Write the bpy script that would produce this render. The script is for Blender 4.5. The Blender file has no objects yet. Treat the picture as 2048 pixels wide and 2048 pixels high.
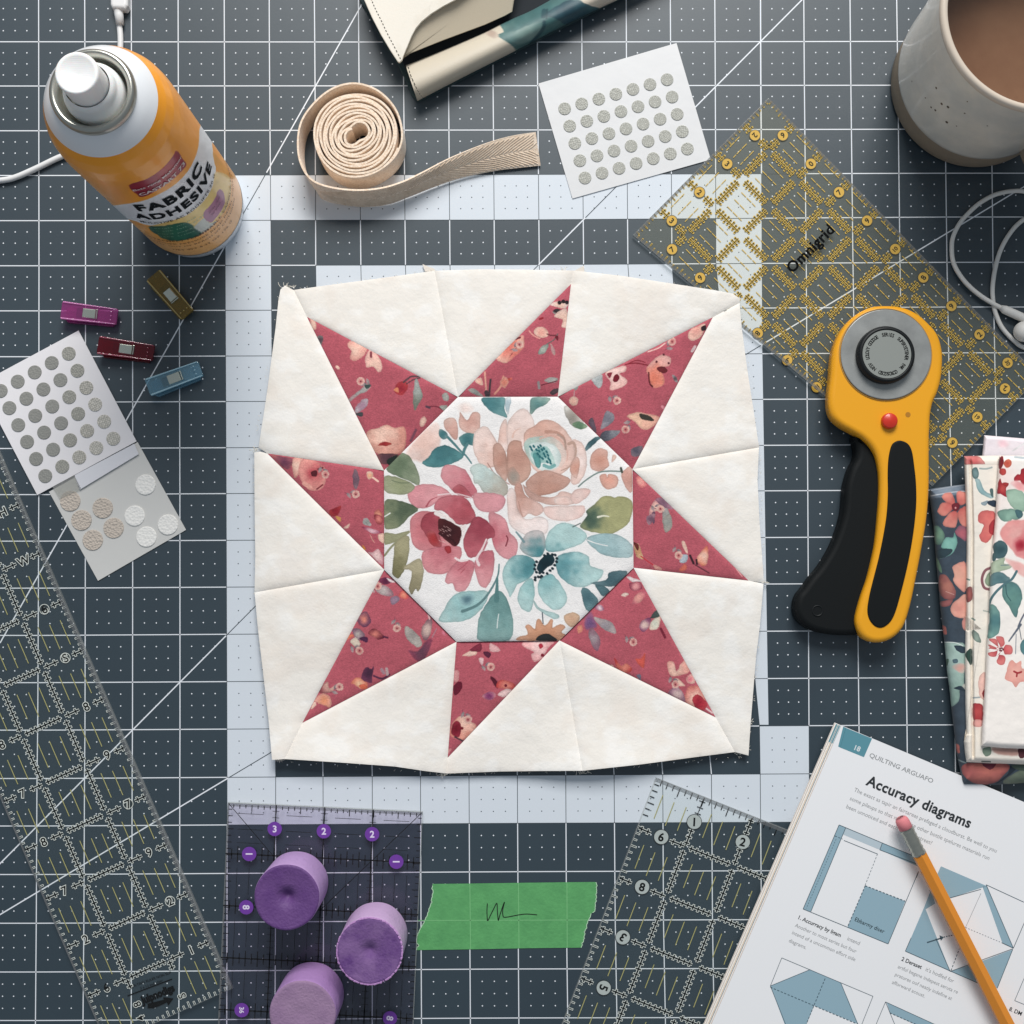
import bpy, math, random
import numpy as np
from mathutils import Vector, Matrix, Euler
random.seed(7); rng = np.random.default_rng(7)
scene = bpy.context.scene
# ------------------------------------------------------------------ camera
FPX, H = 2444.0, 0.66
NAD = (1024.0, 1150.0)                      # pixel of the point straight below the lens
ALPHA = math.atan((NAD[1]-1024.0)/FPX)
cam_d = bpy.data.cameras.new("camera"); cam = bpy.data.objects.new("camera", cam_d)
scene.collection.objects.link(cam); scene.camera = cam
cam_d.sensor_width = 36.0; cam_d.lens = FPX/2048.0*36.0
cam_d.clip_start = 0.01; cam_d.clip_end = 20.0
cam.location = (0, 0, H); cam.rotation_euler = (ALPHA, 0, 0)
# ------------------------------------------------------------------ light
w = bpy.data.worlds.new("World"); scene.world = w; w.use_nodes = True
bg = w.node_tree.nodes["Background"]
bg.inputs[0].default_value = (0.78, 0.89, 1.0, 1); bg.inputs[1].default_value = 0.29
def area(name, loc, target, sx, sy, power, col):
    l = bpy.data.lights.new(name, 'AREA'); l.shape = 'RECTANGLE'; l.size = sx; l.size_y = sy
    l.energy = power; l.color = col
    o = bpy.data.objects.new(name, l); scene.collection.objects.link(o); o.location = loc
    o.rotation_euler = (Vector(target)-Vector(loc)).to_track_quat('-Z', 'Y').to_euler()
    return o
area("window_light", (0.10, 1.70, 1.50), (0.0, 0.0, 0.0), 1.15, 0.95, 55.0, (1.0, 0.98, 0.95))
scene.view_settings.view_transform = 'Standard'; scene.view_settings.look = 'None'
scene.view_settings.exposure = 0.0; scene.view_settings.gamma = 1.0
scene.render.engine = 'CYCLES'
scene.cycles.transparent_max_bounces = 24; scene.cycles.max_bounces = 8
scene.render.resolution_x = 1024; scene.render.resolution_y = 1024
# ------------------------------------------------------------------ helpers
ca, sa = math.cos(ALPHA), math.sin(ALPHA)
def P(px, py, z=0.0):
    """point at height z seen at pixel (px,py) of the photograph; arrays allowed"""
    px = np.asarray(px, float); py = np.asarray(py, float); z = np.asarray(z, float)
    dx = px-1024.0; dy = -(py-1024.0); dz = -FPX
    wy = dy*ca - dz*sa; wz = dy*sa + dz*ca
    t = (z-H)/wz
    return np.stack(np.broadcast_arrays(dx*t, wy*t, z), -1)
def proj(X):
    X = np.asarray(X, float); x = X[..., 0]; y = X[..., 1]; z = X[..., 2]-H
    cy = y*ca + z*sa; cz = -y*sa + z*ca
    return np.stack([1024+FPX*x/(-cz), 1024-FPX*cy/(-cz)], -1)
def crop(ox, oy, s):
    return lambda pts: [(ox+x*s, oy+y*s) for x, y in pts]
def lin(c):
    c = np.asarray(c, float)
    if c.max() > 1.001: c = c/255.0
    return np.where(c <= 0.04045, c/12.92, ((c+0.055)/1.055)**2.4)
def L4(c): return (*[float(v) for v in lin(c)], 1.0)
def catmull(pts, n=8, closed=True):
    p = np.asarray(pts, float); N = len(p); out = []
    rngi = range(N) if closed else range(N-1)
    for i in rngi:
        if closed: a, b, c, d = p[(i-1) % N], p[i], p[(i+1) % N], p[(i+2) % N]
        else: a, b, c, d = p[max(i-1, 0)], p[i], p[i+1], p[min(i+2, N-1)]
        t = (np.arange(n)/n)[:, None]
        out.append(0.5*((2*b)+(-a+c)*t+(2*a-5*b+4*c-d)*t*t+(-a+3*b-3*c+d)*t**3))
    if not closed: out.append(p[-1:])
    return np.concatenate(out)
def vnoise(x, y, seed=0):
    """smooth value noise on arrays, 0..1"""
    xi = np.floor(x).astype(np.int64); yi = np.floor(y).astype(np.int64)
    fx = x-xi; fy = y-yi; fx = fx*fx*(3-2*fx); fy = fy*fy*(3-2*fy)
    def h(a, b):
        n = (a*374761393 + b*668265263 + seed*982451653) & 0x7fffffff
        n = ((n ^ (n >> 13))*1274126177) & 0x7fffffff
        return ((n ^ (n >> 16)) & 0xffff)/65535.0
    return (h(xi, yi)*(1-fx)+h(xi+1, yi)*fx)*(1-fy)+(h(xi, yi+1)*(1-fx)+h(xi+1, yi+1)*fx)*fy
def fbm(x, y, seed=0, o=4):
    s = 0; a = .5; t = 0
    for k in range(o):
        s = s+a*vnoise(x*2**k, y*2**k, seed+k*17); t += a; a *= .5
    return s/t
# ---- materials
def mat(name, col=(128,128,128), rough=0.6, metal=0.0, spec=0.5, vcol=False, bump=None, sheen=0, coat=0, mottle=None, alpha=None, sss=0):
    m = bpy.data.materials.new(name); m.use_nodes = True; nt = m.node_tree; N = nt.nodes; K = nt.links
    b = N["Principled BSDF"]
    b.inputs["Base Color"].default_value = L4(col); b.inputs["Roughness"].default_value = rough
    b.inputs["Metallic"].default_value = metal; b.inputs["Specular IOR Level"].default_value = spec
    if sheen: b.inputs["Sheen Weight"].default_value = sheen; b.inputs["Sheen Roughness"].default_value = .5
    if coat: b.inputs["Coat Weight"].default_value = coat; b.inputs["Coat Roughness"].default_value = .08
    if alpha is not None: b.inputs["Alpha"].default_value = alpha
    if sss:
        b.inputs["Subsurface Weight"].default_value = sss; b.inputs["Subsurface Radius"].default_value = (1, .6, .5); b.inputs["Subsurface Scale"].default_value = .002
    tc = N.new("ShaderNodeTexCoord"); src = None
    if vcol:
        a = N.new("ShaderNodeAttribute"); a.attribute_name = "Col"; src = a.outputs["Color"]
    if mottle:            # (scale, colour2, low, high)
        nz = N.new("ShaderNodeTexNoise"); nz.inputs["Scale"].default_value = mottle[0]; nz.inputs["Detail"].default_value = 6
        nz.inputs["Roughness"].default_value = .62; K.new(tc.outputs["Object"], nz.inputs["Vector"])
        r = N.new("ShaderNodeMapRange"); r.inputs[1].default_value = mottle[2]; r.inputs[2].default_value = mottle[3]
        K.new(nz.outputs["Fac"], r.inputs[0])
        mx = N.new("ShaderNodeMix"); mx.data_type = 'RGBA'; K.new(r.outputs[0], mx.inputs["Factor"])
        if src: K.new(src, mx.inputs["A"])
        else: mx.inputs["A"].default_value = L4(col)
        mx.inputs["B"].default_value = L4(mottle[1])
        src = mx.outputs["Result"]
    if src: K.new(src, b.inputs["Base Color"])
    if bump:              # list of (kind, scale, distance)
        prev = None
        for kind, sc, dist in bump:
            if kind == 'noise':
                t = N.new("ShaderNodeTexNoise"); t.inputs["Scale"].default_value = sc; t.inputs["Detail"].default_value = 4
            elif kind == 'voronoi':
                t = N.new("ShaderNodeTexVoronoi"); t.inputs["Scale"].default_value = sc
            else:
                t = N.new("ShaderNodeTexWave"); t.inputs["Scale"].default_value = sc; t.inputs["Distortion"].default_value = 1.2
                t.inputs["Detail Scale"].default_value = 2
                t.bands_direction = 'X' if kind == 'wavex' else ('Y' if kind == 'wavey' else 'DIAGONAL')
            K.new(tc.outputs["Object"], t.inputs["Vector"])
            bp = N.new("ShaderNodeBump"); bp.inputs["Strength"].default_value = 1; bp.inputs["Distance"].default_value = dist
            K.new(t.outputs["Distance" if kind == 'voronoi' else "Fac"], bp.inputs["Height"])
            if prev: K.new(prev.outputs[0], bp.inputs["Normal"])
            prev = bp
        K.new(prev.outputs[0], b.inputs["Normal"])
    return m
def plate_mat(name, tint, milk, milkcol, gloss=.06):
    m = bpy.data.materials.new(name); m.use_nodes = True; nt = m.node_tree; N = nt.nodes; K = nt.links
    N.remove(N["Principled BSDF"]); out = N["Material Output"]
    tr = N.new("ShaderNodeBsdfTransparent"); tr.inputs[0].default_value = L4(tint)
    df = N.new("ShaderNodeBsdfDiffuse"); df.inputs[0].default_value = L4(milkcol)
    gl = N.new("ShaderNodeBsdfGlossy"); gl.inputs["Roughness"].default_value = .12
    m1 = N.new("ShaderNodeMixShader"); m1.inputs[0].default_value = milk
    K.new(tr.outputs[0], m1.inputs[1]); K.new(df.outputs[0], m1.inputs[2])
    fr = N.new("ShaderNodeFresnel"); fr.inputs[0].default_value = 1.45
    m2 = N.new("ShaderNodeMixShader"); K.new(fr.outputs[0], m2.inputs[0])
    K.new(m1.outputs[0], m2.inputs[1]); K.new(gl.outputs[0], m2.inputs[2])
    # inner side of the slab: the light just passes
    ge = N.new("ShaderNodeNewGeometry"); t2 = N.new("ShaderNodeBsdfTransparent"); m3 = N.new("ShaderNodeMixShader")
    K.new(ge.outputs["Backfacing"], m3.inputs[0]); K.new(m2.outputs[0], m3.inputs[1]); K.new(t2.outputs[0], m3.inputs[2])
    K.new(m3.outputs[0], out.inputs[0])
    return m
# ---- objects
ROOT = {}
def thing(name, label, cat, loc, group=None):
    o = bpy.data.objects.new(name, None); scene.collection.objects.link(o); o.location = tuple(float(v) for v in loc)
    o.empty_display_size = .01; ROOT[o] = np.array([float(v) for v in loc])
    o["label"] = label; o["category"] = cat
    if group: o["group"] = group
    return o
def obj(name, V, F, mats, parent=None, cols=None, midx=None, smooth=False, kind=None, label=None, cat=None, origin=None, group=None):
    V = np.asarray(V, float).reshape(-1, 3)
    if parent is not None: org = ROOT[parent]
    else: org = np.array(origin, float) if origin is not None else np.array([V[:, 0].mean(), V[:, 1].mean(), V[:, 2].min()])
    me = bpy.data.meshes.new(name)
    if isinstance(F, np.ndarray):
        n, k = F.shape
        me.vertices.add(len(V)); me.vertices.foreach_set("co", (V-org).astype(np.float32).ravel())
        me.loops.add(n*k); me.loops.foreach_set("vertex_index", F.astype(np.int32).ravel())
        me.polygons.add(n); me.polygons.foreach_set("loop_start", np.arange(0, n*k, k, dtype=np.int32))
        me.update(calc_edges=True)
    else:
        me.from_pydata([tuple(v) for v in (V-org)], [], [tuple(int(i) for i in f) for f in F]); me.update()
    if not isinstance(mats, (list, tuple)): mats = [mats]
    for m in mats: me.materials.append(m)
    if midx is not None: me.polygons.foreach_set("material_index", np.asarray(midx, np.int32))
    if smooth: me.polygons.foreach_set("use_smooth", np.ones(len(me.polygons), bool))
    if cols is not None:
        a = me.color_attributes.new("Col", 'FLOAT_COLOR', 'POINT')
        c = np.ones((len(V), 4), np.float32); c[:, :3] = lin(cols); a.data.foreach_set("color", c.ravel())
    o = bpy.data.objects.new(name, me); scene.collection.objects.link(o)
    ROOT[o] = org
    if parent is not None: o.parent = parent
    else: o.location = tuple(org)
    if kind: o["kind"] = kind
    if label: o["label"] = label
    if cat: o["category"] = cat
    if group: o["group"] = group
    return o
def fix_normals(o):
    import bmesh
    bm = bmesh.new(); bm.from_mesh(o.data); bmesh.ops.recalc_face_normals(bm, faces=bm.faces); bm.to_mesh(o.data); bm.free()
def prism(poly, z0, z1, bev=0.0, seg=3, botbev=0.0):
    """world outline (N,2) -> closed solid V,F; rounded upper edge"""
    p = np.asarray(poly, float)[:, :2]; N = len(p)
    ar = 0.5*np.sum(p[:, 0]*np.roll(p[:, 1], -1)-np.roll(p[:, 0], -1)*p[:, 1])
    if ar < 0: p = p[::-1]
    e = np.roll(p, -1, 0)-p; e /= np.linalg.norm(e, axis=1)[:, None]+1e-12
    n = np.stack([e[:, 1], -e[:, 0]], 1); m = n+np.roll(n, 1, 0); q = np.sum(m*m, 1)
    m = m*(2/np.maximum(q, .6))[:, None]
    rings = []
    if botbev: rings += [(botbev, z0), (0, z0+botbev)]
    else: rings += [(0, z0)]
    if bev > 0:
        for k in range(seg+1):
            a = k/seg*math.pi/2; rings.append((bev*(1-math.cos(a)), z1-bev+bev*math.sin(a)))
    else: rings.append((0, z1))
    V = []; F = []
    for ins, z in rings:
        V += [(*(p[i]-m[i]*ins), z) for i in range(N)]
    for r in range(len(rings)-1):
        for i in range(N):
            j = (i+1) % N; F.append((r*N+i, r*N+j, (r+1)*N+j, (r+1)*N+i))
    F.append(tuple(range(N-1, -1, -1))); F.append(tuple((len(rings)-1)*N+i for i in range(N)))
    return np.array(V), F
def merge(parts):
    V = []; F = []; n = 0
    for v, f in parts:
        V.append(np.asarray(v)); F += [tuple(i+n for i in g) for g in f]; n += len(v)
    return np.concatenate(V), F
def box_frame(c, ex, ey, ez, sx, sy, z0, z1):
    """box centred at c (xy) along unit ex/ey"""
    pts = [c+ex*a*sx/2+ey*b*sy/2 for a, b in ((-1,-1),(1,-1),(1,1),(-1,1))]
    return prism(np.array(pts), z0, z1, min(sx, sy, z1-z0)*.2, 2)
def lathe(prof, cx, cy, seg=96, tilt=None):
    pr = np.asarray(prof, float); n = len(pr); a = np.arange(seg)/seg*2*math.pi
    V = np.stack([cx+pr[:, 0, None]*np.cos(a), cy+pr[:, 0, None]*np.sin(a), np.repeat(pr[:, 1, None], seg, 1)], -1).reshape(-1, 3)
    F = []
    for i in range(n-1):
        for j in range(seg):
            k = (j+1) % seg; F.append((i*seg+j, i*seg+k, (i+1)*seg+k, (i+1)*seg+j))
    return V, F
def tube(path, r, seg=10, cap=True):
    p = np.asarray(path, float); n = len(p); r = np.broadcast_to(np.asarray(r, float), (n,))
    V = []; F = []
    t = np.gradient(p, axis=0); t /= np.linalg.norm(t, axis=1)[:, None]+1e-12
    up = np.array([0, 0, 1.0])
    for i in range(n):
        s = np.cross(t[i], up); ls = np.linalg.norm(s)
        s = s/ls if ls > 1e-4 else np.array([1.0, 0, 0]); u = np.cross(s, t[i])
        for k in range(seg):
            a = 2*math.pi*k/seg; V.append(p[i]+r[i]*(math.cos(a)*s+math.sin(a)*u))
    for i in range(n-1):
        for k in range(seg):
            l = (k+1) % seg; F.append((i*seg+k, i*seg+l, (i+1)*seg+l, (i+1)*seg+k))
    if cap: F.append(tuple(range(seg))); F.append(tuple((n-1)*seg+k for k in range(seg)))
    return np.array(V), F
# ---- flat print in photograph coordinates, laid on a real plane
class Flat:
    def __init__(s, surf=None): s.V = []; s.F = []; s.M = []; s.surf = surf
    def poly(s, pts, z, m):
        b = len(s.V); pts = np.asarray(pts, float)
        q = P(pts[:, 0], pts[:, 1], z) if s.surf is None else s.surf(pts, z)
        s.V += [tuple(v) for v in q]; s.F.append(tuple(range(b, b+len(pts)))); s.M.append(m)
    def strip(s, a, b, w, z, m):
        a = np.array(a, float); b = np.array(b, float); d = b-a; L = np.hypot(*d)
        if L < 1e-6: return
        n = np.array([-d[1], d[0]])/L*w/2; s.poly([a+n, b+n, b-n, a-n], z, m)
    def path(s, pts, w, z, m):
        p = np.asarray(pts, float); d = np.gradient(p, axis=0); d /= np.linalg.norm(d, axis=1)[:, None]+1e-9
        n = np.stack([-d[:, 1], d[:, 0]], 1); w = np.broadcast_to(np.asarray(w, float), (len(p),))[:, None]/2
        l = p+n*w; r = p-n*w
        for i in range(len(p)-1): s.poly([l[i], l[i+1], r[i+1], r[i]], z, m)
    def dash(s, a, b, w, on, off, z, m):
        a = np.array(a, float); b = np.array(b, float); L = np.hypot(*(b-a)); t = 0
        while t < L:
            s.strip(a+(b-a)*t/L, a+(b-a)*min(t+on, L)/L, w, z, m); t += on+off
    def disc(s, c, r, z, m, n=20):
        a = np.arange(n)/n*2*math.pi; s.poly(np.stack([c[0]+r*np.cos(a), c[1]+r*np.sin(a)], 1), z, m)
    def text(s, t, c, size, ang, z, m, bold=0.0, align=.5, space=1.0, sx=1.0, shear=0.0):
        """cap height = size px, ang = degrees clockwise in the picture, c = middle of the cap-height line"""
        v, f = text_geo(t, bold, space); v = v.copy()
        w = v[:, 0].max(); x = (v[:, 0]-w*align)*size*sx; y = -(v[:, 1]-.5)*size; x = x-shear*y
        a = math.radians(ang); X = c[0]+x*math.cos(a)-y*math.sin(a); Y = c[1]+x*math.sin(a)+y*math.cos(a)
        b = len(s.V); pts = np.stack([X, Y], 1)
        q = P(X, Y, z) if s.surf is None else s.surf(pts, z)
        s.V += [tuple(k) for k in q]; s.F += [tuple(i+b for i in g) for g in f]; s.M += [m]*len(f)
    def build(s, name, mats, parent=None, **k):
        return obj(name, np.array(s.V), s.F, mats, parent, midx=s.M, **k)
_tc = {}
def text_geo(t, bold=0.0, space=1.0):
    key = (t, bold, space)
    if key in _tc: return _tc[key]
    c = bpy.data.curves.new("t", 'FONT'); c.body = t; c.offset = bold; c.resolution_u = 3; c.fill_mode = 'FRONT'; c.space_character = space
    o = bpy.data.objects.new("t", c); scene.collection.objects.link(o)
    dg = bpy.context.evaluated_depsgraph_get(); me = bpy.data.meshes.new_from_object(o.evaluated_get(dg))
    v = np.array([x.co[:2] for x in me.vertices]) if len(me.vertices) else np.zeros((1, 2)); f = [tuple(p.vertices) for p in me.polygons]
    bpy.data.objects.remove(o); bpy.data.curves.remove(c); bpy.data.meshes.remove(me)
    v[:, 0] -= v[:, 0].min(); v = v/0.70
    _tc[key] = (v, f); return _tc[key]
# ---- watercolour painting of vertex colours (cloth print)
def seg_dist(pts, poly, closed=True):
    A = poly if closed else poly[:-1]; B = np.roll(poly, -1, 0) if closed else poly[1:]
    best = np.full(len(pts), 1e9)
    for a, b in zip(A, B):
        d = b-a; q = pts-a; t = np.clip((q@d)/(d@d+1e-9), 0, 1)
        best = np.minimum(best, np.sum((q-t[:, None]*d)**2, 1))
    return np.sqrt(best)
def inside(pts, poly):
    x, y = pts[:, 0], pts[:, 1]; r = np.zeros(len(pts), bool); B = np.roll(poly, -1, 0)
    for (x1, y1), (x2, y2) in zip(poly, B):
        if y1 == y2: continue
        r ^= ((y1 > y) != (y2 > y)) & (x < (x2-x1)*(y-y1)/(y2-y1)+x1)
    return r
class Canvas:
    def __init__(s, pts, base):
        s.p = np.asarray(pts, float)[:, :2]; s.c = np.tile(np.array(base, float), (len(s.p), 1)); s.T = (0, 0, 1)
    def _t(s, pts): return np.array([(s.T[0]+x*s.T[2], s.T[1]+y*s.T[2]) for x, y in pts])
    def shape(s, pts, c0, c1=None, g=None, R=None, soft=.8, a=1.0, edge=.13, sm=3, wob=.8, vein=0):
        q = s._t(pts); q = catmull(q, sm) if sm > 1 else q
        lo = q.min(0)-4-soft; hi = q.max(0)+4+soft
        k = np.where((s.p[:, 0] > lo[0]) & (s.p[:, 0] < hi[0]) & (s.p[:, 1] > lo[1]) & (s.p[:, 1] < hi[1]))[0]
        if len(k) == 0: return
        p = s.p[k]
        if wob: p = p+np.stack([vnoise(p[:, 0]/7, p[:, 1]/7, 3)-.5, vnoise(p[:, 0]/7, p[:, 1]/7, 9)-.5], 1)*2*wob
        d = seg_dist(p, q); sd = np.where(inside(p, q), d, -d)
        m = np.clip(sd/soft+.5, 0, 1)*a
        col = np.tile(np.array(c0, float), (len(k), 1))
        if c1 is not None:
            gg = s._t([g])[0] if g is not None else q.mean(0); RR = (R*s.T[2]) if R else np.sqrt(((q-gg)**2).sum(1)).max()
            t = np.clip(np.hypot(*(p-gg).T)/RR+.35*(vnoise(p[:, 0]/9, p[:, 1]/9, 5)-.5), 0, 1)[:, None]
            t = t*t*(3-2*t); col = col*(1-t)+np.array(c1, float)*t
        n = 1+.13*(fbm(p[:, 0]/14, p[:, 1]/14, 21, 3)-.5)[:, None]; col = col*n
        col = col*(1-edge*np.exp(-np.abs(sd-1.0)/1.3))[:, None]
        s.c[k] = s.c[k]*(1-m[:, None])+np.clip(col, 0, 255)*m[:, None]
    def stroke(s, pts, w, c, a=1.0, soft=.8, w1=None):
        q = catmull(s._t(pts), 5, False); W = w*s.T[2]; W1 = W if w1 is None else w1*s.T[2]
        lo = q.min(0)-W-W1-3; hi = q.max(0)+W+W1+3
        k = np.where((s.p[:, 0] > lo[0]) & (s.p[:, 0] < hi[0]) & (s.p[:, 1] > lo[1]) & (s.p[:, 1] < hi[1]))[0]
        if len(k) == 0: return
        p = s.p[k]; best = np.full(len(k), 1e9)
        for i in range(len(q)-1):
            A, B = q[i], q[i+1]; d = B-A; r = p-A; t = np.clip((r@d)/(d@d+1e-9), 0, 1)
            ww = W+(W1-W)*(i/(len(q)-1)); best = np.minimum(best, np.sqrt(np.sum((r-t[:, None]*d)**2, 1))-ww/2)
        m = (np.clip(-best/soft+.5, 0, 1)*a)[:, None]; s.c[k] = s.c[k]*(1-m)+np.array(c, float)*m
    def leaf(s, x, y, L, ang, wd, c0, c1=None):
        a = math.radians(ang); u = (math.cos(a), math.sin(a)); v = (-u[1], u[0])
        f = lambda t, q: (x+u[0]*L*t+v[0]*wd*q, y+u[1]*L*t+v[1]*wd*q)
        s.shape([f(0, 0), f(.3, .42), f(.65, .4), f(1, 0), f(.6, -.42), f(.28, -.38)], c0, c1, (x, y), L)
    def blossom(s, x, y, r, n, rot, c0, c1, cc=None, sq=.8):
        for i in range(n):
            a = rot+i*2*math.pi/n; ux, uy = math.cos(a), math.sin(a); vx, vy = -uy, ux; wd = r*math.sin(math.pi/n)*1.15
            f = lambda t, q: (x+ux*r*t+vx*wd*q, y+uy*r*t+vy*wd*q)
            s.shape([f(.08, 0), f(.5, .75), f(.92, .6), f(1.0, .05), f(.95, -.55), f(.5, -.8)], c0, c1, (x, y), r)
        if cc is not None:
            for k in range(9):
                a = k*2.4; rr = r*.2*math.sqrt(k/9+.1); s.stroke([(x+rr*math.cos(a), y+rr*math.sin(a)), (x+rr*math.cos(a)+r*.04, y+rr*math.sin(a))], r*.13, cc)
    def dots(s, pts, r, c):
        for x, y in pts: s.stroke([(x, y), (x+.01, y+.5)], 2*r, c)
# ---- cloth patch: polygon in photograph pixels, fine grid, heights from zf(px,py,dist to edge)
def patch_pts(poly, step, fan=True):
    p = np.asarray(poly, float); N = len(p)
    tris = [(p[0], p[1], p[2])] if N == 3 else [(p.mean(0), p[i], p[(i+1) % N]) for i in range(N)]
    n = max(2, int(max(np.hypot(*(t[i]-t[j])) for t in tris for i, j in ((0,1),(1,2),(0,2)))/step))
    V = []; F = []; base = 0
    ii, jj = np.meshgrid(np.arange(n+1), np.arange(n+1), indexing='ij'); ok = ii+jj <= n
    I = ii[ok]; J = jj[ok]; idx = -np.ones((n+1, n+1), int); idx[I, J] = np.arange(len(I))
    f1 = [(idx[i, j], idx[i+1, j], idx[i, j+1]) for i in range(n) for j in range(n-i)]
    f2 = [(idx[i+1, j], idx[i+1, j+1], idx[i, j+1]) for i in range(n) for j in range(n-i-1)]
    f0 = np.array(f1+f2)
    for a, b, c in tris:
        V.append(a+(b-a)*(I/n)[:, None]+(c-a)*(J/n)[:, None]); F.append(f0+base); base += len(I)
    V = np.concatenate(V); F = np.concatenate(F)
    key = np.round(V*50).astype(np.int64); _, first, inv = np.unique(key, axis=0, return_index=True, return_inverse=True)
    V = V[first]; F = inv.reshape(-1)[F]
    ok = (F[:, 0] != F[:, 1]) & (F[:, 1] != F[:, 2]) & (F[:, 0] != F[:, 2])
    F = F[ok]
    # upward facing (pixel y runs down)
    a, b, c = V[F[:, 0]], V[F[:, 1]], V[F[:, 2]]
    cr = (b[:, 0]-a[:, 0])*(c[:, 1]-a[:, 1])-(b[:, 1]-a[:, 1])*(c[:, 0]-a[:, 0])
    F[cr > 0] = F[cr > 0][:, ::-1]
    return V, F
# ================================================================== the cutting mat
M_mat = mat("mat_vinyl", (45, 61, 71), .46, spec=.8, bump=[('noise', 2600, .00003)], mottle=(9, (41, 56, 66), .35, .7))
M_matw = mat("mat_print_white", (218, 225, 233), .5, spec=.4, bump=[('noise', 2600, .00002)])
M_line = mat("mat_print_line", (236, 240, 246), .5, spec=.4)
M_dark = mat("mat_print_dark", (66, 76, 84), .5, spec=.4)
ys = [-100, 150, 530, 1000, 1450, 1550, 1850, 2150]
VX = {
 -4: [77, 77.5, 78, 77.6, 75.5, 74, 72.5, 70], -3: [169, 170, 171, 170.8, 170, 169, 167.7, 165], -2: [262, 263, 265, 265.5, 265, 264.3, 263.5, 261.5],
 -1: [356, 356.5, 358.5, 359.8, 360, 359.6, 359.2, 356.5], 0: [448, 449, 450.5, 452.5, 454, 454.2, 454, 453.2], 1: [538, 539, 542.4, 546, 550, 551.4, 551, 549],
 2: [628, 630, 631.5, 638, 644, 646, 647, 646], 3: [716, 718, 721.7, 732, 742, 744.5, 745, 744], 4: [806, 807, 810.9, 824, 838, 841, 842, 843.5],
 5: [896, 897, 900, 917, 934, 938, 939.5, 941.5], 6: [985, 986, 989, 1010, 1030, 1034.7, 1036.3, 1038.5], 7: [1074, 1075, 1078.6, 1103, 1127, 1131.5, 1133, 1137],
 8: [1163, 1164, 1167.2, 1194, 1222, 1228.2, 1230.5, 1236], 9: [1252, 1253, 1255.8, 1288, 1318, 1325.5, 1327, 1333], 10: [1340, 1341.5, 1344, 1380, 1414, 1423, 1425, 1430],
 11: [1429, 1430.5, 1432, 1475, 1519, 1520.5, 1523, 1526], 13: [1607, 1608.5, 1612.5, 1615.7, 1618, 1618.5, 1619, 1620],
 14: [1699, 1701.5, 1706, 1713, 1718, 1719, 1720, 1722], 15: [1792, 1795.5, 1800, 1808, 1814, 1815, 1816, 1818], 16: [1885, 1889, 1894, 1903, 1910, 1911, 1913, 1915]}
for k, x in ((-5, -17), (-6, -112), (-7, -207)): VX[k] = [x]*8
for k, x in ((17, 1986), (18, 2080), (19, 2175)): VX[k] = [x-8, x-4, x, x+9, x+17, x+18, x+20, x+23]
RL = [-282, -188, -94, -5, 83.5, 172, 261.5, 351, 441.3, 531.5, 621.7, 713.4, 804.4, 897, 989.2, 1082.3, 1176.3, 1270.8, 1365.3, 1460.3, 1557, 1652, 1749, 1846.5, 1944, 2041, 2139, 2237]
RM = [-275, -185, -92, -4, 84.2, 171.5, 260, 349.2, 439.8, 529.8, 619, 710, 801, 893, 984, 1078, 1171, 1265, 1360, 1455, 1551, 1646.5, 1743.5, 1841, 1938, 2036, 2134, 2232]
RR = [-275, -185, -92, -5, 82.6, 170.3, 258.3, 346.4, 434, 524.6, 614, 705.6, 797, 889, 980, 1073, 1166, 1260.6, 1355, 1449.7, 1546, 1643, 1740, 1838, 1936, 2034, 2131, 2228]
vx = lambda k, y: float(np.interp(y, ys, VX[k]))
hy = lambda j, x: float(np.interp(x, [100, 1000, 1900], [RL[j+3], RM[j+3], RR[j+3]]))
def node(k, j):
    y = hy(j, vx(k, RM[j+3])); x = vx(k, y); return (x, hy(j, x))
W0 = P(-300, -400, 0); W1 = P(2330, 2400, 0)
mat_xy = np.array([[P(-320, -420)[0], W1[1]], [W1[0], W1[1]], [W1[0], W0[1]], [P(-320, -420)[0], W0[1]]])
m = thing("cutting_mat", "dark grey gridded cutting mat with white squares, lying under everything else", "cutting mat", (0, 0, -.002))
V, F = prism(mat_xy, -.002, 0, .0006, 2)
obj("mat_sheet", V, F, M_mat, m)
obj("table_top", *prism(np.array([[-1.2, -1], [1.2, -1], [1.2, 1], [-1.2, 1]]), -.03, -.0022), mat("table_wood", (150, 120, 92), .5), None, kind="structure",
    label="table top under the cutting mat")
ks = sorted(VX); WH = set()
for k in range(0, 11): WH.add((k, 4)); WH.add((k, 17))
for j in range(4, 18): WH.add((0, j)); WH.add((11, j))
for k in range(2, 10): WH.add((k, 6))
WH.discard((11, 3))
f = Flat()
ZW, ZL = .00004, .00008
for (k, j) in sorted(WH):
    if k == 11 and j < 16: continue
    kn = ks[ks.index(k)+1]
    f.poly([node(k, j), node(kn, j), node(kn, j+1), node(k, j+1)], ZW, 0)
col = [(vx(11, y), y) for y in (348, 530, 1000, 1300, 1449.5)]+[(1537, 1449.5), (1524.5, 700), (1523.5, 530), (1522.5, 347)]
f.poly(col, ZW, 0)
f.build("white_square_print", [M_matw], m)
def is_white(x, y):
    j = max([jj for jj in range(-3, 24) if hy(jj, x) <= y], default=-3)
    if 347 < y < 1449.5 and vx(11, y) < x < np.interp(y, [347, 700, 1449], [1522.5, 1524.5, 1537]): return True
    kk = [k for k in ks if vx(k, y) <= x]
    if not kk: return False
    if kk[-1] == 11 and j < 16: return False
    return (kk[-1], j) in WH
f = Flat(); g = Flat()
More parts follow.
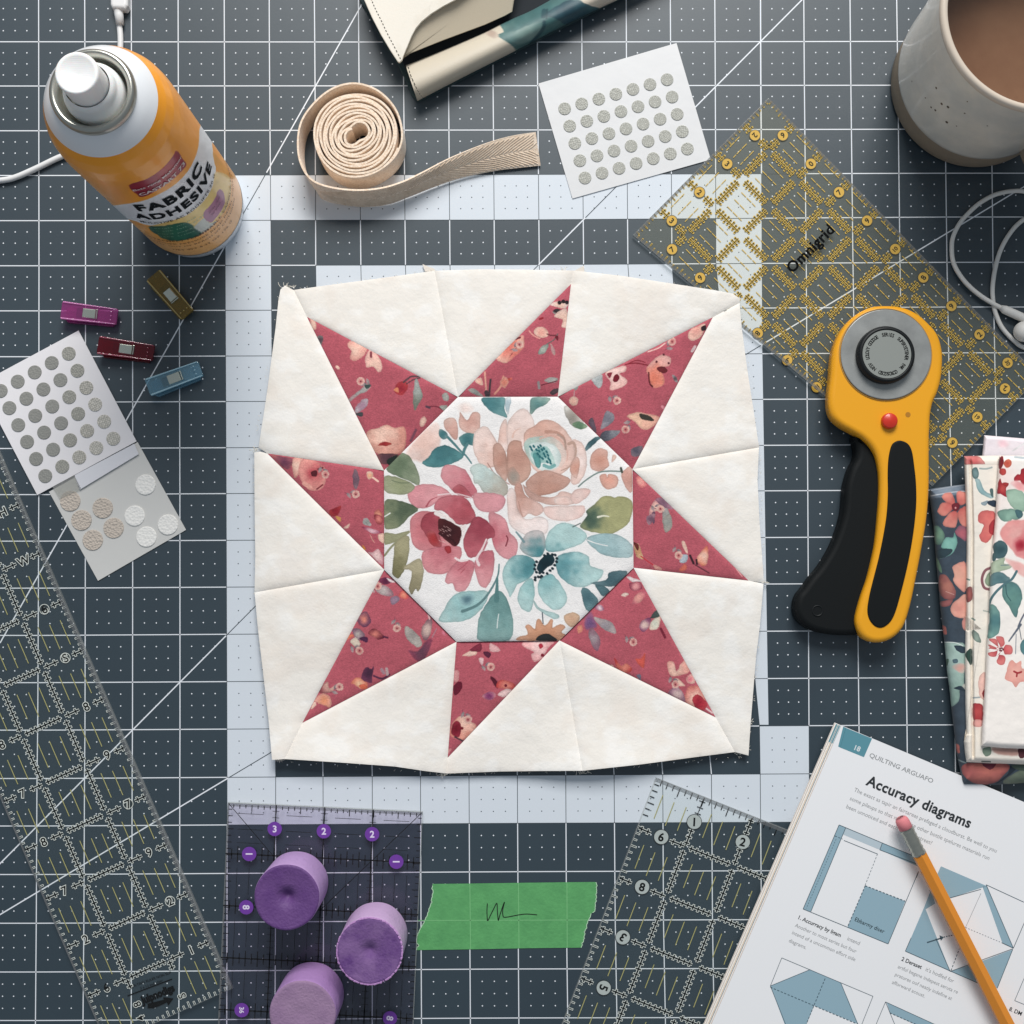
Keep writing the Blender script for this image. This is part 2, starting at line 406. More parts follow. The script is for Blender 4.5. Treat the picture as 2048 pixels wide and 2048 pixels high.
def seg_line(a, b, n):
    a = np.array(a); b = np.array(b)
    for i in range(n):
        p = a+(b-a)*i/n; q = a+(b-a)*(i+1)/n; c = (p+q)/2
        d = (q-p)/np.hypot(*(q-p)); nn = np.array([-d[1], d[0]])*4
        w1, w2 = is_white(*(c+nn)), is_white(*(c-nn))
        if w1 and w2: g.strip(p, q, 1.3, ZL, 0)
        elif w1 or w2: g.strip(p, q, 1.2, ZL, 0)
        else: f.strip(p, q, 1.95, ZL, 0)
for i, k in enumerate(ks):
    for j in range(-3, 24): seg_line(node(k, j), node(k, j+1), 1)
for j in range(-3, 25):
    for i in range(len(ks)-1):
        if ks[i] == 11 and 4 < j <= 16:            # this cell carries one more ruled line, at the white column's right edge
            x = float(np.interp(hy(j, 1530), [347, 700, 1449], [1522.5, 1524.5, 1537])); seg_line(node(11, j), (x, hy(j, x)), 1); seg_line((x, hy(j, x)), node(13, j), 1)
        else: seg_line(node(ks[i], j), node(ks[i+1], j), 1)
for a, b in (((1520, -300), (1521.5, 150)), ((1521.5, 150), (1523, 347))): f.strip(a, b, 2.5, ZL, 0)
def diag(a, b):
    a = np.array(a, float); b = np.array(b, float); n = max(1, int(np.hypot(*(b-a))/12)); st = 0
    def w(i): return is_white(*(a+(b-a)*(i+.5)/n))
    f = Flat(); g = Flat()
    while st < n:
        e = st
        while e < n and w(e) == w(st): e += 1
        (g if w(st) else f).strip(a+(b-a)*st/n, a+(b-a)*e/n, 1.6 if w(st) else 2.4, ZL+.00002, 0); st = e
    if f.V: f.build("white_diagonal_line", [M_line], m)
    if g.V: g.build("dark_diagonal_line", [M_dark], m)
f.build("white_grid_line", [M_line], m); g.build("dark_grid_line", [M_dark], m); f = Flat(); g = Flat()
diag((770, -73), (0, 1286)); diag((1690, -87), (1060, 547)); diag((520, 1203), (-100, 1828)); diag((2130, 324), (1440, 740)); diag((560, 1494), (-100, 1889))
for i in range(len(ks)-1):
    for j in range(-3, 24):
        cells = [(node(ks[i], j), node(ks[i+1], j), node(ks[i+1], j+1), node(ks[i], j+1))]
        if ks[i] == 11 and j < 16:
            a, b, c, d = cells[0]
            x1 = float(np.interp(a[1], [347, 700, 1449], [1522.5, 1524.5, 1537])); x2 = float(np.interp(d[1], [347, 700, 1449], [1522.5, 1524.5, 1537]))
            cells = [(a, (x1, a[1]), (x2, d[1]), d), ((x1, a[1]), b, c, (x2, d[1]))]
        for a, b, c, d in cells:
            a, b, c, d = map(np.array, (a, b, c, d))
            if c[0]-d[0] < 55: continue
            for u in (.25, .5, .75):
                for v in (.25, .5, .75):
                    p = (a*(1-u)+b*u)*(1-v)+(d*(1-u)+c*u)*v
                    if is_white(*p): g.disc(p, 1.25, ZL, 0, 7)
                    else: f.disc(p, 1.4, ZL, 0, 8)
f.build("white_dot_print", [M_line], m, kind="stuff"); g.build("dark_dot_print", [M_dark], m, kind="stuff")

# ================================================================== the quilt block
O = dict(A=(916, 794), B=(1115.5, 793.5), C=(1265, 938.5), D=(1267, 1135.5), E=(1119, 1281), F=(913, 1283.5), G=(768.5, 1139.6), H=(768, 941))
A, B, C, D, E, F_, G, Hh = (O[k] for k in "ABCDEFGH")
T1, T2, T3, T4, T5, T6, T7, T8 = (1142, 568), (1425.6, 634.5), (1497, 1161), (1431, 1434.5), (895.5, 1515), (604.8, 1445.6), (535, 907), (613.9, 633.8)
LINE = lambda a, b, n=1: []
octo = [A, B, C, D, E, F_, G, Hh]
pinks = [(A, T1, B), (B, T2, C), (C, T3, D), (D, T4, E), (E, T5, F_), (F_, T6, G), (G, T7, Hh), (Hh, T8, A)]
creams = [
 [T8, (587, 580), (640, 572.5), (760, 556.5), (869, 541.5), A],
 [A, (869, 541.5), (960, 538.6), (1050, 539.3), (1146.5, 541), T1],
 [B, T1, (1146.5, 541), (1240, 551), (1330, 565), (1427, 580), (1465, 587), (1480, 597), (1479, 606), T2],
 [C, T2, (1479, 606), (1484, 659), (1495, 742), (1512, 853), (1518, 895)],
 [C, (1518, 895), (1515, 960), (1519.5, 1050), (1524, 1110), (1528, 1166), T3],
 [D, T3, (1527, 1167.5), (1520, 1250), (1512, 1315), (1501, 1451), (1497, 1511), (1470, 1504), T4],
 [E, T4, (1470, 1504), (1400, 1513), (1280, 1529), (1165, 1541.5)],
 [E, (1165, 1541.5), (1080, 1542), (1000, 1543), (893, 1547), T5],
 [F_, T5, (893, 1547), (850, 1542), (790, 1533), (680, 1525), (569.7, 1518), T6],
 [G, T6, (569.7, 1518), (544, 1520), (537, 1440), (528.5, 1366), (516, 1260), (509, 1185)],
 [G, (509, 1185), (510.5, 1115), (509, 1000), (508.5, 905), (520, 903), T7],
 [Hh, T7, (517, 895), (534, 785), (551, 657), (557, 600), (561, 579), (570, 571), (587, 580), T8]]
octedges = [(octo[i], octo[(i+1) % 8]) for i in range(8)]
outer = np.array([(587, 580), (869, 541.5), (1146.5, 541), (1427, 580), (1480, 600), (1518, 895), (1528, 1166), (1497, 1511), (1165, 1541.5), (893, 1547), (544, 1520), (509, 1185), (508.5, 905), (561, 579)], float)
def quilt_base(p):
    x, y = p[:, 0], p[:, 1]
    z = .0021+.0016*(fbm(x/150, y/150, 4, 2)-.5)
    z += .0065*np.clip((y-1400)/150, 0, 1)**1.5*(.55+.45*np.sin(x/95+1.0))
    z += .0020*np.clip((700-y)/160, 0, 1)**1.5*np.clip((x-1250)/200, 0, 1)
    z += .0012*np.clip((640-x)/120, 0, 1)
    return z
def piece_z(p, poly, amps):
    """puffed cloth between seams: amps[i] = (height, width px) for the edge i -> i+1"""
    z = quilt_base(p); poly = np.asarray(poly, float); n = len(poly); puff = np.full(len(p), 1e9); s = np.zeros(len(p)); 
    tot = np.ones(len(p))
    for i in range(n):
        a, b = poly[i], poly[(i+1) % n]; d = seg_dist(p, np.array([a, b]), False); h, w_ = amps[i]
        tot *= 1-(h/.0016)*np.exp(-(d/w_))*.85
    return z+.0016*np.clip(tot, -.9, 1)
M_cream = mat("cream_cotton", (238, 232, 221), .92, spec=.2, sheen=.25, vcol=True, bump=[('noise', 90, .0006), ('noise', 38, .0012), ('wavex', 520, .00002), ('wavey', 560, .00002), ('noise', 900, .0001)])
M_pinkc = mat("printed_cotton", (180, 80, 100), .9, spec=.2, sheen=.2, vcol=True, bump=[('noise', 110, .0005), ('noise', 45, .0009), ('wavex', 560, .000025), ('wavey', 600, .000025), ('noise', 1500, .0002)])
q = thing("quilt_block", "unfinished patchwork block with a floral octagon centre and a pink eight-pointed star", "quilt block", P(1020, 1040, .001))
# --- print on the octagon
def paint_octagon(p):
    c = Canvas(p, (243, 239, 237)); c.T = (760, 780, .26915)
    bl, bl2 = (231, 190, 176), (243, 219, 211); br, br2 = (196, 142, 124), (213, 172, 156)
    te, te2 = (62, 118, 124), (150, 186, 188)
    S = c.shape
    S([(120,560),(190,470),(300,330),(420,240),(450,330),(440,420),(380,490),(330,545),(240,520)], bl, bl2, (330,400), 220, soft=5, edge=0)
    S([(560,120),(640,90),(700,130),(680,170),(600,170)], bl2, (243,236,232), None, None, soft=5, edge=0)
    S([(310,545),(360,500),(400,440),(480,410),(560,440),(620,500),(500,560),(400,578)], te, (86,145,148), (450,450), 200)
    S([(440,290),(490,310),(505,350),(470,368),(440,340)], te, (130,160,160))
    S([(475,225),(540,203),(575,250),(582,340),(558,372),(510,320),(480,280)], (214,160,146), bl, (540,330), 150)
    S([(590,190),(600,165),(645,225),(690,165),(740,175),(745,240),(735,305),(660,325),(600,290),(585,240)], (216,162,148), bl, (660,220), 130)
    S([(585,365),(610,335),(650,318),(715,330),(700,380),(690,412),(640,400),(620,420)], te, (100,150,150))
    c.stroke([(505,352),(560,410),(600,455),(640,490),(680,545)], 20, (80,130,134), w1=10); c.stroke([(650,400),(628,440),(618,480)], 22, (80,130,134))
    S([(750,65),(850,55),(930,58),(925,140),(945,205),(870,180),(800,140)], te, (110,160,162), (800,90), 150)
    S([(935,58),(975,58),(968,120),(950,185),(930,120)], (176,196,204), (225,230,232))
    S([(1130,58),(1265,58),(1230,110),(1170,135),(1120,185),(1115,120)], (92,140,138), (150,176,164))
    S([(1370,120),(1430,118),(1510,220),(1500,265),(1450,285),(1400,230),(1370,170)], (150,142,132), (205,200,192))
    S([(1430,250),(1480,232),(1545,270),(1500,292),(1450,280)], (92,125,96), (140,165,130))
    S([(1520,458),(1540,400),(1600,350),(1650,345),(1600,395)], (62,98,106), (110,140,146))
    # big blush rose
    S([(690,430),(700,330),(745,278),(800,275),(850,350),(900,440),(900,540),(800,580),(730,530)], bl, (240,212,202), (860,520), 230)
    S([(880,420),(885,320),(905,245),(940,215),(948,300),(945,460)], bl, bl2)
    S([(945,260),(990,180),(1070,135),(1130,195),(1150,290),(1100,400),(960,440),(942,350)], (240,210,199), bl2, (1000,330), 220)
    c.stroke([(985,350),(1000,310),(1045,282)], 16, (226,182,166), .8, w1=4)
    S([(1085,300),(1140,270),(1200,228),(1270,222),(1350,270),(1400,330),(1440,400),(1440,520),(1360,620),(1240,640),(1140,590),(1080,470),(1066,370)], (222,170,152), (236,196,182), (1180,260), 330)
    S([(1430,370),(1500,390),(1535,490),(1530,600),(1480,690),(1420,690),(1430,560),(1450,450)], bl2, (236,200,188))
    S([(1075,380),(1140,350),(1260,345),(1350,400),(1385,480),(1360,560),(1280,605),(1180,590),(1110,520),(1075,440)], (170,196,186), (236,206,194), (1120,420), 300, edge=.05)
    S([(1110,410),(1200,385),(1290,410),(1345,480),(1330,560),(1250,600),(1170,580),(1120,500)], (240,238,234), (205,220,216), edge=.04)
    c.stroke([(1190,360),(1280,340),(1350,380),(1392,460),(1388,530)], 14, (222,170,154), .8, w1=6)
    c.stroke([(1235,310),(1310,315),(1365,350),(1378,400)], 26, (190,138,120), .8, w1=8)
    c.stroke([(1320,330),(1370,370),(1380,440)], 16, (160,135,122), .6)
    c.stroke([(1402,400),(1440,395),(1455,470),(1420,560),(1345,598)], 24, (188,150,132), .8, w1=6)
    S([(1440,500),(1480,510),(1480,590),(1460,660),(1410,600)], (222,160,140), bl)
    S([(1120,470),(1170,430),(1240,420),(1290,500),(1296,560),(1240,545),(1180,540),(1140,510)], (120,178,174), (190,216,208), (1180,480), 120, edge=.03)
    S([(1135,480),(1165,470),(1195,530),(1190,575),(1160,570)], (90,160,158), None); c.stroke([(1220,560),(1260,575),(1296,560)], 26, (110,170,168), .9)
    for x, y in ((1115,420),(1125,440),(1140,415),(1160,440),(1175,420),(1190,410),(1180,450),(1200,440),(1170,470),(1185,490),(1215,470),(1235,455),(1225,490),(1245,480),(1205,505),(1250,505),(1260,520),(1240,530),(1265,540),(1215,430)): c.stroke([(x,y),(x+6,y+8)], 15, (32,104,112))
    S([(838,430),(860,396),(895,400),(935,470),(945,560),(940,680),(890,640),(845,560)], br, br2, (900,520), 170)
    c.stroke([(800,545),(850,620),(900,665),(960,700)], 8, (170,120,110), .8)
    S([(942,520),(950,410),(1000,372),(1050,385),(1060,440),(1110,520),(1118,620),(1060,690),(990,705),(945,640)], (200,146,128), (206,160,142), (1010,480), 180)
    S([(948,600),(990,570),(1040,640),(1030,700),(980,705),(948,660)], (165,150,138), (195,150,134), edge=.03)
    S([(1085,685),(1130,635),(1220,595),(1330,620),(1418,668),(1370,730),(1260,772),(1150,790),(1100,745)], (196,142,124), (210,162,146), (1240,760), 200)
    S([(1062,700),(1120,750),(1200,790),(1300,790),(1350,752),(1440,780),(1436,850),(1290,856),(1160,826),(1090,780)], (206,160,146), (234,196,184), (1130,780), 280)
    S([(1000,720),(1045,690),(1080,780),(1150,820),(1205,860),(1212,905),(1165,938),(1105,918),(1060,950),(1020,880)], (205,152,136), (232,190,178), (1050,760), 190)
    c.stroke([(1030,830),(1045,900),(1062,945)], 7, (178,124,110), .7)
    S([(944,760),(1000,738),(1020,880),(1080,960),(1180,940),(1245,970),(1240,1060),(1150,1095),(1040,1060),(960,990)], (240,208,199), (246,228,223), (1020,860), 200)
    S([(1220,870),(1330,862),(1440,860),(1522,862),(1505,935),(1400,975),(1290,965),(1230,930)], (244,218,210), (240,205,196))
    S([(1445,745),(1500,730),(1565,742),(1530,805),(1450,850),(1410,800)], (242,210,201), (240,200,190))
    S([(1300,800),(1390,790),(1430,830),(1400,855),(1310,850)], (236,196,184), (242,214,205))
    S([(668,580),(740,542),(830,600),(900,650),(945,700),(943,775),(860,797),(770,762),(730,700),(700,690),(690,640)], (204,222,217), (186,178,164), (740,600), 260)
    # pink peony
    pk, pk2 = (204,108,120), (228,152,158); dk = (164,62,76)
    S([(450,640),(470,570),(520,556),(570,565),(640,600),(690,690),(722,770),(640,790),(560,760),(490,700)], pk, pk2, (660,740), 240)
    S([(540,730),(590,700),(640,730),(690,800),(640,800),(560,770)], (180,76,86), (200,105,115))
    S([(205,790),(230,730),(310,700),(420,705),(500,745),(540,800),(440,820),(370,870),(260,875)], pk2, (222,140,148), (400,780), 220)
    S([(700,770),(830,765),(925,790),(922,862),(870,905),(760,905),(700,850)], pk2, (226,150,158), (720,830), 200)
    c.stroke([(345,865),(375,820),(425,795)], 14, (176,70,84), .85, w1=3)
    S([(220,1000),(260,920),(350,900),(440,940),(520,1060),(560,1160),(470,1200),(330,1195),(245,1150)], (200,104,112), (222,134,140), (380,1040), 200)
    S([(315,1200),(450,1165),(590,1160),(604,1230),(560,1300),(500,1360),(400,1368),(330,1330)], pk, (224,140,146), (460,1180), 200)
    S([(485,1395),(560,1280),(640,1260),(700,1280),(690,1370),(640,1485),(565,1494),(540,1440),(500,1440)], pk, pk2, (620,1290), 200)
    S([(700,1310),(730,1220),(835,1190),(850,1300),(830,1400),(785,1470),(735,1440)], pk, pk2, (790,1200), 230)
    S([(810,905),(930,955),(960,1050),(1015,1110),(1022,1190),(985,1262),(890,1230),(840,1150),(825,1040)], (206,108,120), pk2, (830,1080), 200)
    S([(405,890),(430,810),(540,780),(640,805),(690,880),(712,950),(640,1002),(560,990),(480,905)], (184,78,90), (208,112,122), (640,920), 230)
    S([(300,1010),(330,930),(410,905),(440,940),(440,1050),(460,1160),(400,1160),(350,1090)], dk, (188,84,94), (340,960), 200)
    S([(345,1060),(400,1050),(440,1130),(450,1165),(380,1150)], (176,48,52), (190,84,90)); S([(480,1170),(520,1160),(530,1200),(500,1212)], (180,50,58), None)
    S([(400,915),(440,900),(540,960),(580,1010),(640,1000),(640,1010),(560,1030),(500,960),(430,940)], (240,226,222), None, edge=0)
    S([(600,1020),(645,1000),(620,1080),(600,1120),(585,1070)], (240,226,222), None, edge=0)
    S([(436,960),(500,965),(560,1000),(602,1030),(598,1110),(560,1165),(520,1140),(470,1100),(432,1030)], (62,22,28), (84,30,34), edge=.05)
    for i in range(22):
        x, y = 440+rng.random()*90, 1010+rng.random()*130; c.stroke([(x,y),(x+14,y+10)], 3.4, (222,176,170), .9)
    for i in range(16):
        x, y = 436+i*8+rng.random()*8, 1050+i*5+rng.random()*20; c.stroke([(x,y),(x+3,y+4)], 15, (60,20,26))
    S([(620,1110),(660,1020),(705,940),(780,960),(845,1030),(850,1095),(800,1110),(770,1190),(680,1250),(630,1200)], (166,64,80), (196,96,108), (760,1000), 250)
    c.stroke([(790,1110),(760,1180),(720,1250),(735,1300)], 12, (243,225,224), .9, w1=22); c.stroke([(560,1250),(600,1270),(650,1262)], 16, (243,228,226), .9)
    c.stroke([(940,1085),(950,1110),(935,1158)], 10, (130,40,54), .9); c.stroke([(430,780),(560,770),(680,800)], 9, (244,225,225), .8)
    for q_ in (((580,1340),(620,1310),(650,1280)), ((600,1360),(630,1330)), ((730,1020),(700,960)), ((800,1130),(760,1220))): c.stroke(q_, 7, (170,66,82), .6)
    # mint flower
    mi, mi2 = (74, 140, 148), (180, 214, 212); g0 = (1225, 1290)
    S([(1230,1190),(1240,1080),(1300,1010),(1380,985),(1480,1025),(1540,1085),(1500,1140),(1400,1180),(1320,1200)], mi, mi2, g0, 260)
    S([(1045,1190),(1040,1150),(1090,1060),(1160,1040),(1215,1065),(1230,1160),(1190,1240),(1100,1230)], mi, (206,196,194), (1180,1220), 190)
    S([(910,1400),(925,1310),(980,1240),(1060,1225),(1140,1255),(1155,1330),(1110,1400),(1020,1450),(970,1540),(950,1500)], (78,142,150), mi2, (1110,1310), 230)
    S([(1310,1250),(1380,1210),(1480,1205),(1550,1240),(1560,1300),(1620,1325),(1662,1350),(1620,1420),(1500,1468),(1400,1440),(1320,1360)], (96,156,164), mi2, (1360,1310), 230)
    S([(1060,1440),(1130,1400),(1150,1500),(1140,1570),(1115,1648),(1050,1620),(1022,1540)], (140,190,190), mi2, (1150,1420), 200)
    S([(1175,1440),(1220,1380),(1280,1370),(1340,1440),(1392,1540),(1350,1620),(1280,1630),(1190,1540)], (130,184,186), mi2, (1240,1380), 230)
    S([(1140,1560),(1190,1620),(1330,1670),(1300,1705),(1200,1650),(1150,1610)], (178,208,206), None)
    S([(1165,1330),(1180,1280),(1215,1235),(1270,1220),(1300,1260),(1280,1300),(1230,1330),(1200,1360)], (14,40,50), (20,52,62), edge=0)
    for x, y in ((1162,1275),(1280,1222),(1300,1225),(1312,1250),(1310,1275),(1150,1300),(1148,1330),(1160,1352),(1185,1358),(1210,1356),(1240,1362),(1152,1392),(1175,1388),(1190,1390),(1200,1382),(1296,1300),(1280,1325),(1262,1340),(1150,1410),(1245,1215),(1220,1228)): c.stroke([(x,y),(x+4,y+3)], 19, (16,42,52))
    c.stroke([(1012,1055),(1045,1095),(1070,1128)], 12, (120,150,156), w1=20)
    # leaves round the edge
    S([(1485,1005),(1540,935),(1530,900),(1590,850),(1640,800),(1700,785),(1740,800),(1780,788),(1870,820),(1873,920),(1835,1000),(1720,1070),(1600,1060),(1520,1040)], (70,96,82), (172,170,118), (1560,950), 160)
    c.stroke([(1620,945),(1660,935),(1700,940)], 16, (232,228,205), w1=8); c.stroke([(1432,1018),(1490,990)], 7, (70,86,84))
    S([(1535,1115),(1600,1075),(1700,1065),(1790,1085),(1872,1150),(1872,1238),(1770,1246),(1640,1215)], (150,184,188), (176,202,204), (1640,1180), 250); c.stroke([(1540,1115),(1610,1140),(1690,1158)], 7, (238,238,236))
    S([(1560,1437),(1680,1410),(1700,1362),(1760,1342),(1840,1350),(1790,1420),(1720,1462)], (70,104,114), (110,140,146)); S([(1600,1450),(1650,1450),(1705,1492),(1660,1535),(1620,1490)], (84,120,128), None)
    S([(1500,1472),(1560,1488),(1625,1575),(1550,1650),(1505,1560)], (74,112,122), (110,150,156))
    S([(438,1717),(470,1640),(520,1550),(600,1500),(700,1493),(805,1498),(770,1610),(670,1700),(540,1727)], (150,196,196), (176,206,203), (640,1580), 250)
    S([(585,1560),(640,1510),(700,1530),(690,1590),(620,1600)], (90,128,140), (150,190,192), edge=.02, soft=3)
    S([(724,1800),(735,1690),(790,1590),(850,1510),(900,1495),(950,1570),(987,1700),(960,1862),(740,1862)], (104,150,148), (140,180,176), (860,1560), 340)
    c.stroke([(885,1295),(872,1390),(800,1520),(720,1600),(612,1645)], 10, (96,134,136), w1=24); c.stroke([(872,1400),(868,1500),(866,1560)], 14, (84,130,130), w1=44); c.stroke([(882,1665),(874,1720),(870,1770)], 7, (222,230,226))
    S([(45,590),(100,520),(165,468),(225,500),(280,600),(292,705),(200,670),(110,635)], (106,124,96), (150,160,132), (120,560), 230)
    S([(32,640),(150,655),(258,712),(210,770),(110,777),(32,745)], (150,156,118), (166,168,136), (150,690), 170); c.stroke([(90,672),(150,690),(215,690)], 8, (96,110,84), .6)
    S([(32,830),(130,818),(285,880),(225,935),(150,1012),(60,1037),(32,1000)], (84,100,78), (146,152,116), (200,880), 240); c.stroke([(35,940),(75,915)], 9, (235,235,228))
    S([(32,1060),(110,1070),(218,1045),(150,1110),(40,1150)], (160,158,120), None); c.stroke([(34,1230),(100,1150),(215,1055)], 16, (150,148,112))
    S([(110,1150),(150,1100),(212,1085),(218,1190),(190,1320),(135,1400),(90,1360),(100,1250)], (128,122,84), (170,162,124), (120,1380), 250)
    S([(170,1330),(230,1280),(300,1252),(325,1345),(312,1430),(285,1500),(265,1480),(235,1522),(215,1470),(235,1350)], (150,140,108), (186,174,140), (250,1460), 220)
    S([(1560,550),(1570,480),(1620,435),(1690,450),(1690,500),(1702,560),(1650,605),(1580,595)], (214,150,130), (228,176,160))
    S([(1630,640),(1680,622),(1690,650),(1700,622),(1765,645),(1760,715),(1690,738),(1645,700)], (228,160,140), (226,170,152)); S([(1790,640),(1820,590),(1870,575),(1873,755),(1830,730)], (216,156,140), (226,176,162))
    c.stroke([(1475,718),(1530,670),(1620,615),(1700,603),(1785,605)], 11, (120,140,134)); c.stroke([(1790,580),(1798,610)], 18, (70,80,70)); S([(1730,480),(1760,500),(1720,540)], (236,196,180), None)
    S([(1030,1862),(1040,1830),(1100,1815),(1080,1760),(1105,1742),(1150,1775),(1160,1715),(1190,1705),(1225,1750),(1270,1703),(1290,1715),(1280,1765),(1340,1740),(1378,1762),(1350,1800),(1382,1820),(1370,1862)], (206,140,104), (224,164,130), (1230,1850), 180)
    S([(1160,1864),(1185,1825),(1235,1808),(1285,1830),(1310,1864)], (44,50,52), None); c.stroke([(1206,1655),(1212,1735)], 8, (70,80,90))
    S([(1366,1680),(1430,1650),(1485,1680),(1470,1740),(1430,1765),(1385,1735)], (216,168,136), (224,184,150))
    return c.c
V2, F2 = patch_pts(octo, 1.45)
z = piece_z(V2, octo, [(.0012, 6)]*8) - .0007*np.exp(-np.abs(V2[:, 0]-1013.8-.004*(V2[:, 1]-900))/2.2)*np.clip((1000-V2[:, 1])/60, 0, 1)
cc = paint_octagon(V2); cc = cc*.86+cc.mean(1, keepdims=True)*.14; cc = cc*(1+.05*(vnoise(V2[:, 0]/1.6, V2[:, 1]/1.6, 50)-.5))[:, None]
obj("octagon_patch", P(V2[:, 0], V2[:, 1], z), F2, M_pinkc, q, cols=np.clip(cc, 0, 255), smooth=True)
# --- pink points
def paint_pink(p):
    c = Canvas(p, (187, 85, 98)); x, y = c.p[:, 0], c.p[:, 1]
    c.c *= (1+.10*(fbm(x/30, y/30, 8, 3)-.5))[:, None]
    cr, cr2, sal, gr, dk, pu = (242, 196, 176), (232, 160, 146), (222, 110, 96), (150, 152, 146), (72, 56, 62), (120, 84, 104)
    c.T = (500, 500, .28468); S = c.shape                       # upper left
    S([(700,640),(760,640),(820,680),(800,740),(740,780),(700,760),(715,710),(685,680)], cr, cr2); S([(810,760),(850,690),(920,780),(925,840),(900,860),(870,820),(820,825)], cr, (240,176,166)); c.stroke([(850,720),(850,750)], 16, (130,50,62))
    S([(420,480),(460,500),(465,550),(440,555)], cr, cr2); S([(470,610),(512,605),(500,670)], (90,70,78), gr); c.stroke([(610,820),(620,830)], 20, cr)
    S([(1015,985),(1040,930),(1100,930),(1110,970),(1070,1020),(1030,1010)], (150,34,48), (190,60,64)); S([(1010,985),(1035,965),(1045,1000)], (235,140,100), None)
    c.stroke([(1080,930),(1130,890),(1190,890)], 12, (84,60,66)); c.stroke([(1100,940),(1150,910),(1195,900)], 8, (84,60,66))
    S([(1165,900),(1195,960),(1212,1030),(1180,1090),(1152,1125),(1145,1020)], (168,172,166), (120,126,112), (1160,950), 160)
    S([(790,970),(810,940),(850,945),(830,985),(760,1020),(700,1070),(690,1050)], (172,170,166), (200,160,160)); S([(805,950),(850,945),(825,980)], (60,80,76), None)
    S([(740,1110),(790,1050),(830,1050),(820,1100),(750,1145)], (170,130,150), (196,180,186)); S([(735,1150),(790,1140),(790,1170),(745,1160)], (70,76,80), None)
    S([(1350,1020),(1375,1000),(1398,1030),(1390,1060),(1360,1055)], (178,176,168), None); c.stroke([(1250,1100),(1310,1100),(1350,1120)], 8, (120,40,56)); S([(1330,1100),(1385,1090),(1370,1130)], (170,170,160), None); c.stroke([(1240,1100),(1262,1108)], 16, (90,60,76))
    S([(1195,1240),(1200,1190),(1225,1170),(1240,1200),(1220,1235)], cr, (235,180,165))
    S([(815,1330),(830,1270),(900,1250),(960,1230),(1020,1250),(1080,1240),(1098,1300),(1090,1380),(1060,1430),(930,1440),(850,1400)], cr, (226,150,132), (930,1300), 180); S([(895,1370),(940,1345),(995,1360),(960,1380),(930,1375)], (160,36,42), (190,70,60))
    S([(890,1440),(960,1430),(1050,1440),(1000,1500),(920,1500)], (90,56,66), (150,90,90)); S([(960,1480),(1040,1440),(990,1520)], (40,50,46), None)
    c.stroke([(1130,1340),(1165,1265)], 18, (100,62,80), .7)
    S([(150,1440),(220,1450),(300,1470),(290,1520),(250,1540)], (110,56,80), (200,110,110)); S([(300,1470),(370,1460),(350,1560),(310,1600)], cr, cr2); S([(360,1480),(430,1470),(520,1520),(535,1590),(510,1670),(430,1690),(370,1640),(340,1560)], (190,70,80), (232,150,140), (450,1570), 110)
    S([(430,1560),(470,1550),(470,1590),(440,1590)], (90,26,36), None); c.stroke([(380,1640),(420,1665)], 30, cr2); c.stroke([(480,1540),(510,1530)], 14, (110,30,44)); c.stroke([(470,1680),(510,1650)], 10, (120,30,44))
    S([(725,1560),(745,1540),(770,1620),(745,1682),(722,1640)], (110,80,96), (140,110,120)); S([(820,1560),(860,1560),(860,1600),(830,1610)], (238,170,130), cr); c.stroke([(865,1600),(900,1625)], 14, cr)
    S([(560,1830),(620,1800),(640,1800),(620,1860),(570,1870)], (150,30,44), (190,60,60)); S([(600,1870),(640,1880),(630,1910)], (240,170,90), None); S([(795,1900),(820,1880),(850,1932),(800,1932)], gr, (200,190,190)); S([(870,1850),(900,1820),(930,1850),(930,1910),(880,1900)], (228,150,120), (180,80,80))
    # upper middle and right
    S([(1745,760),(1790,700),(1850,700),(1880,620),(1920,600),(1925,680),(1870,740),(1800,790)], sal, cr2, (1850,700), 120); S([(1790,740),(1830,700),(1850,720),(1810,760)], (140,44,50), None)
    S([(1580,920),(1620,895),(1640,940),(1620,950)], (240,170,150), cr); S([(1530,980),(1580,975),(1640,1030),(1590,1020)], gr, (190,180,170)); c.stroke([(1650,860),(1660,1000)], 12, (226,160,140)); c.stroke([(1780,890),(1760,960),(1720,1010)], 14, (228,150,130)); c.stroke([(1690,910),(1680,1020)], 14, dk); c.stroke([(1660,1000),(1670,1030)], 30, dk); c.stroke([(1810,910),(1835,905)], 16, (215,100,90))
    c.T = (1000, 500, .28468)
    S([(355,385),(400,360),(480,370),(460,410),(400,400)], cr, (240,210,200)); c.dots([(418,370),(445,362),(470,368)], 14, (36,26,30)); S([(370,430),(400,410),(440,430),(420,450)], (50,44,48), None); S([(365,430),(400,450),(380,450)], gr, None)
    S([(400,440),(460,410),(475,450),(470,540),(430,540),(440,490),(380,470)], cr, (240,200,185)); S([(235,580),(260,545),(310,545),(340,580),(330,610),(280,615)], (240,166,150), cr); c.stroke([(205,568),(235,600),(280,622)], 8, (236,160,146)); c.stroke([(330,590),(360,600),(400,600)], 8, (110,40,50))
    c.stroke([(330,660),(380,630),(405,590)], 7, (96,100,96)); S([(268,730),(290,680),(340,660),(320,720)], (170,176,164), (140,150,140)); S([(355,655),(385,700),(385,740),(362,710)], (200,150,150), (210,170,160)); c.stroke([(280,485),(300,478)], 14, (150,30,40)); S([(385,610),(410,600),(405,640)], (120,30,44), None)
    S([(310,915),(350,895),(410,905),(380,935),(330,930)], (170,166,160), None); c.stroke([(270,930),(275,970)], 18, (150,140,140)); c.stroke([(290,950),(400,920)], 7, (110,40,52)); S([(350,1000),(400,970),(410,1000),(370,1020)], (90,70,76), None)
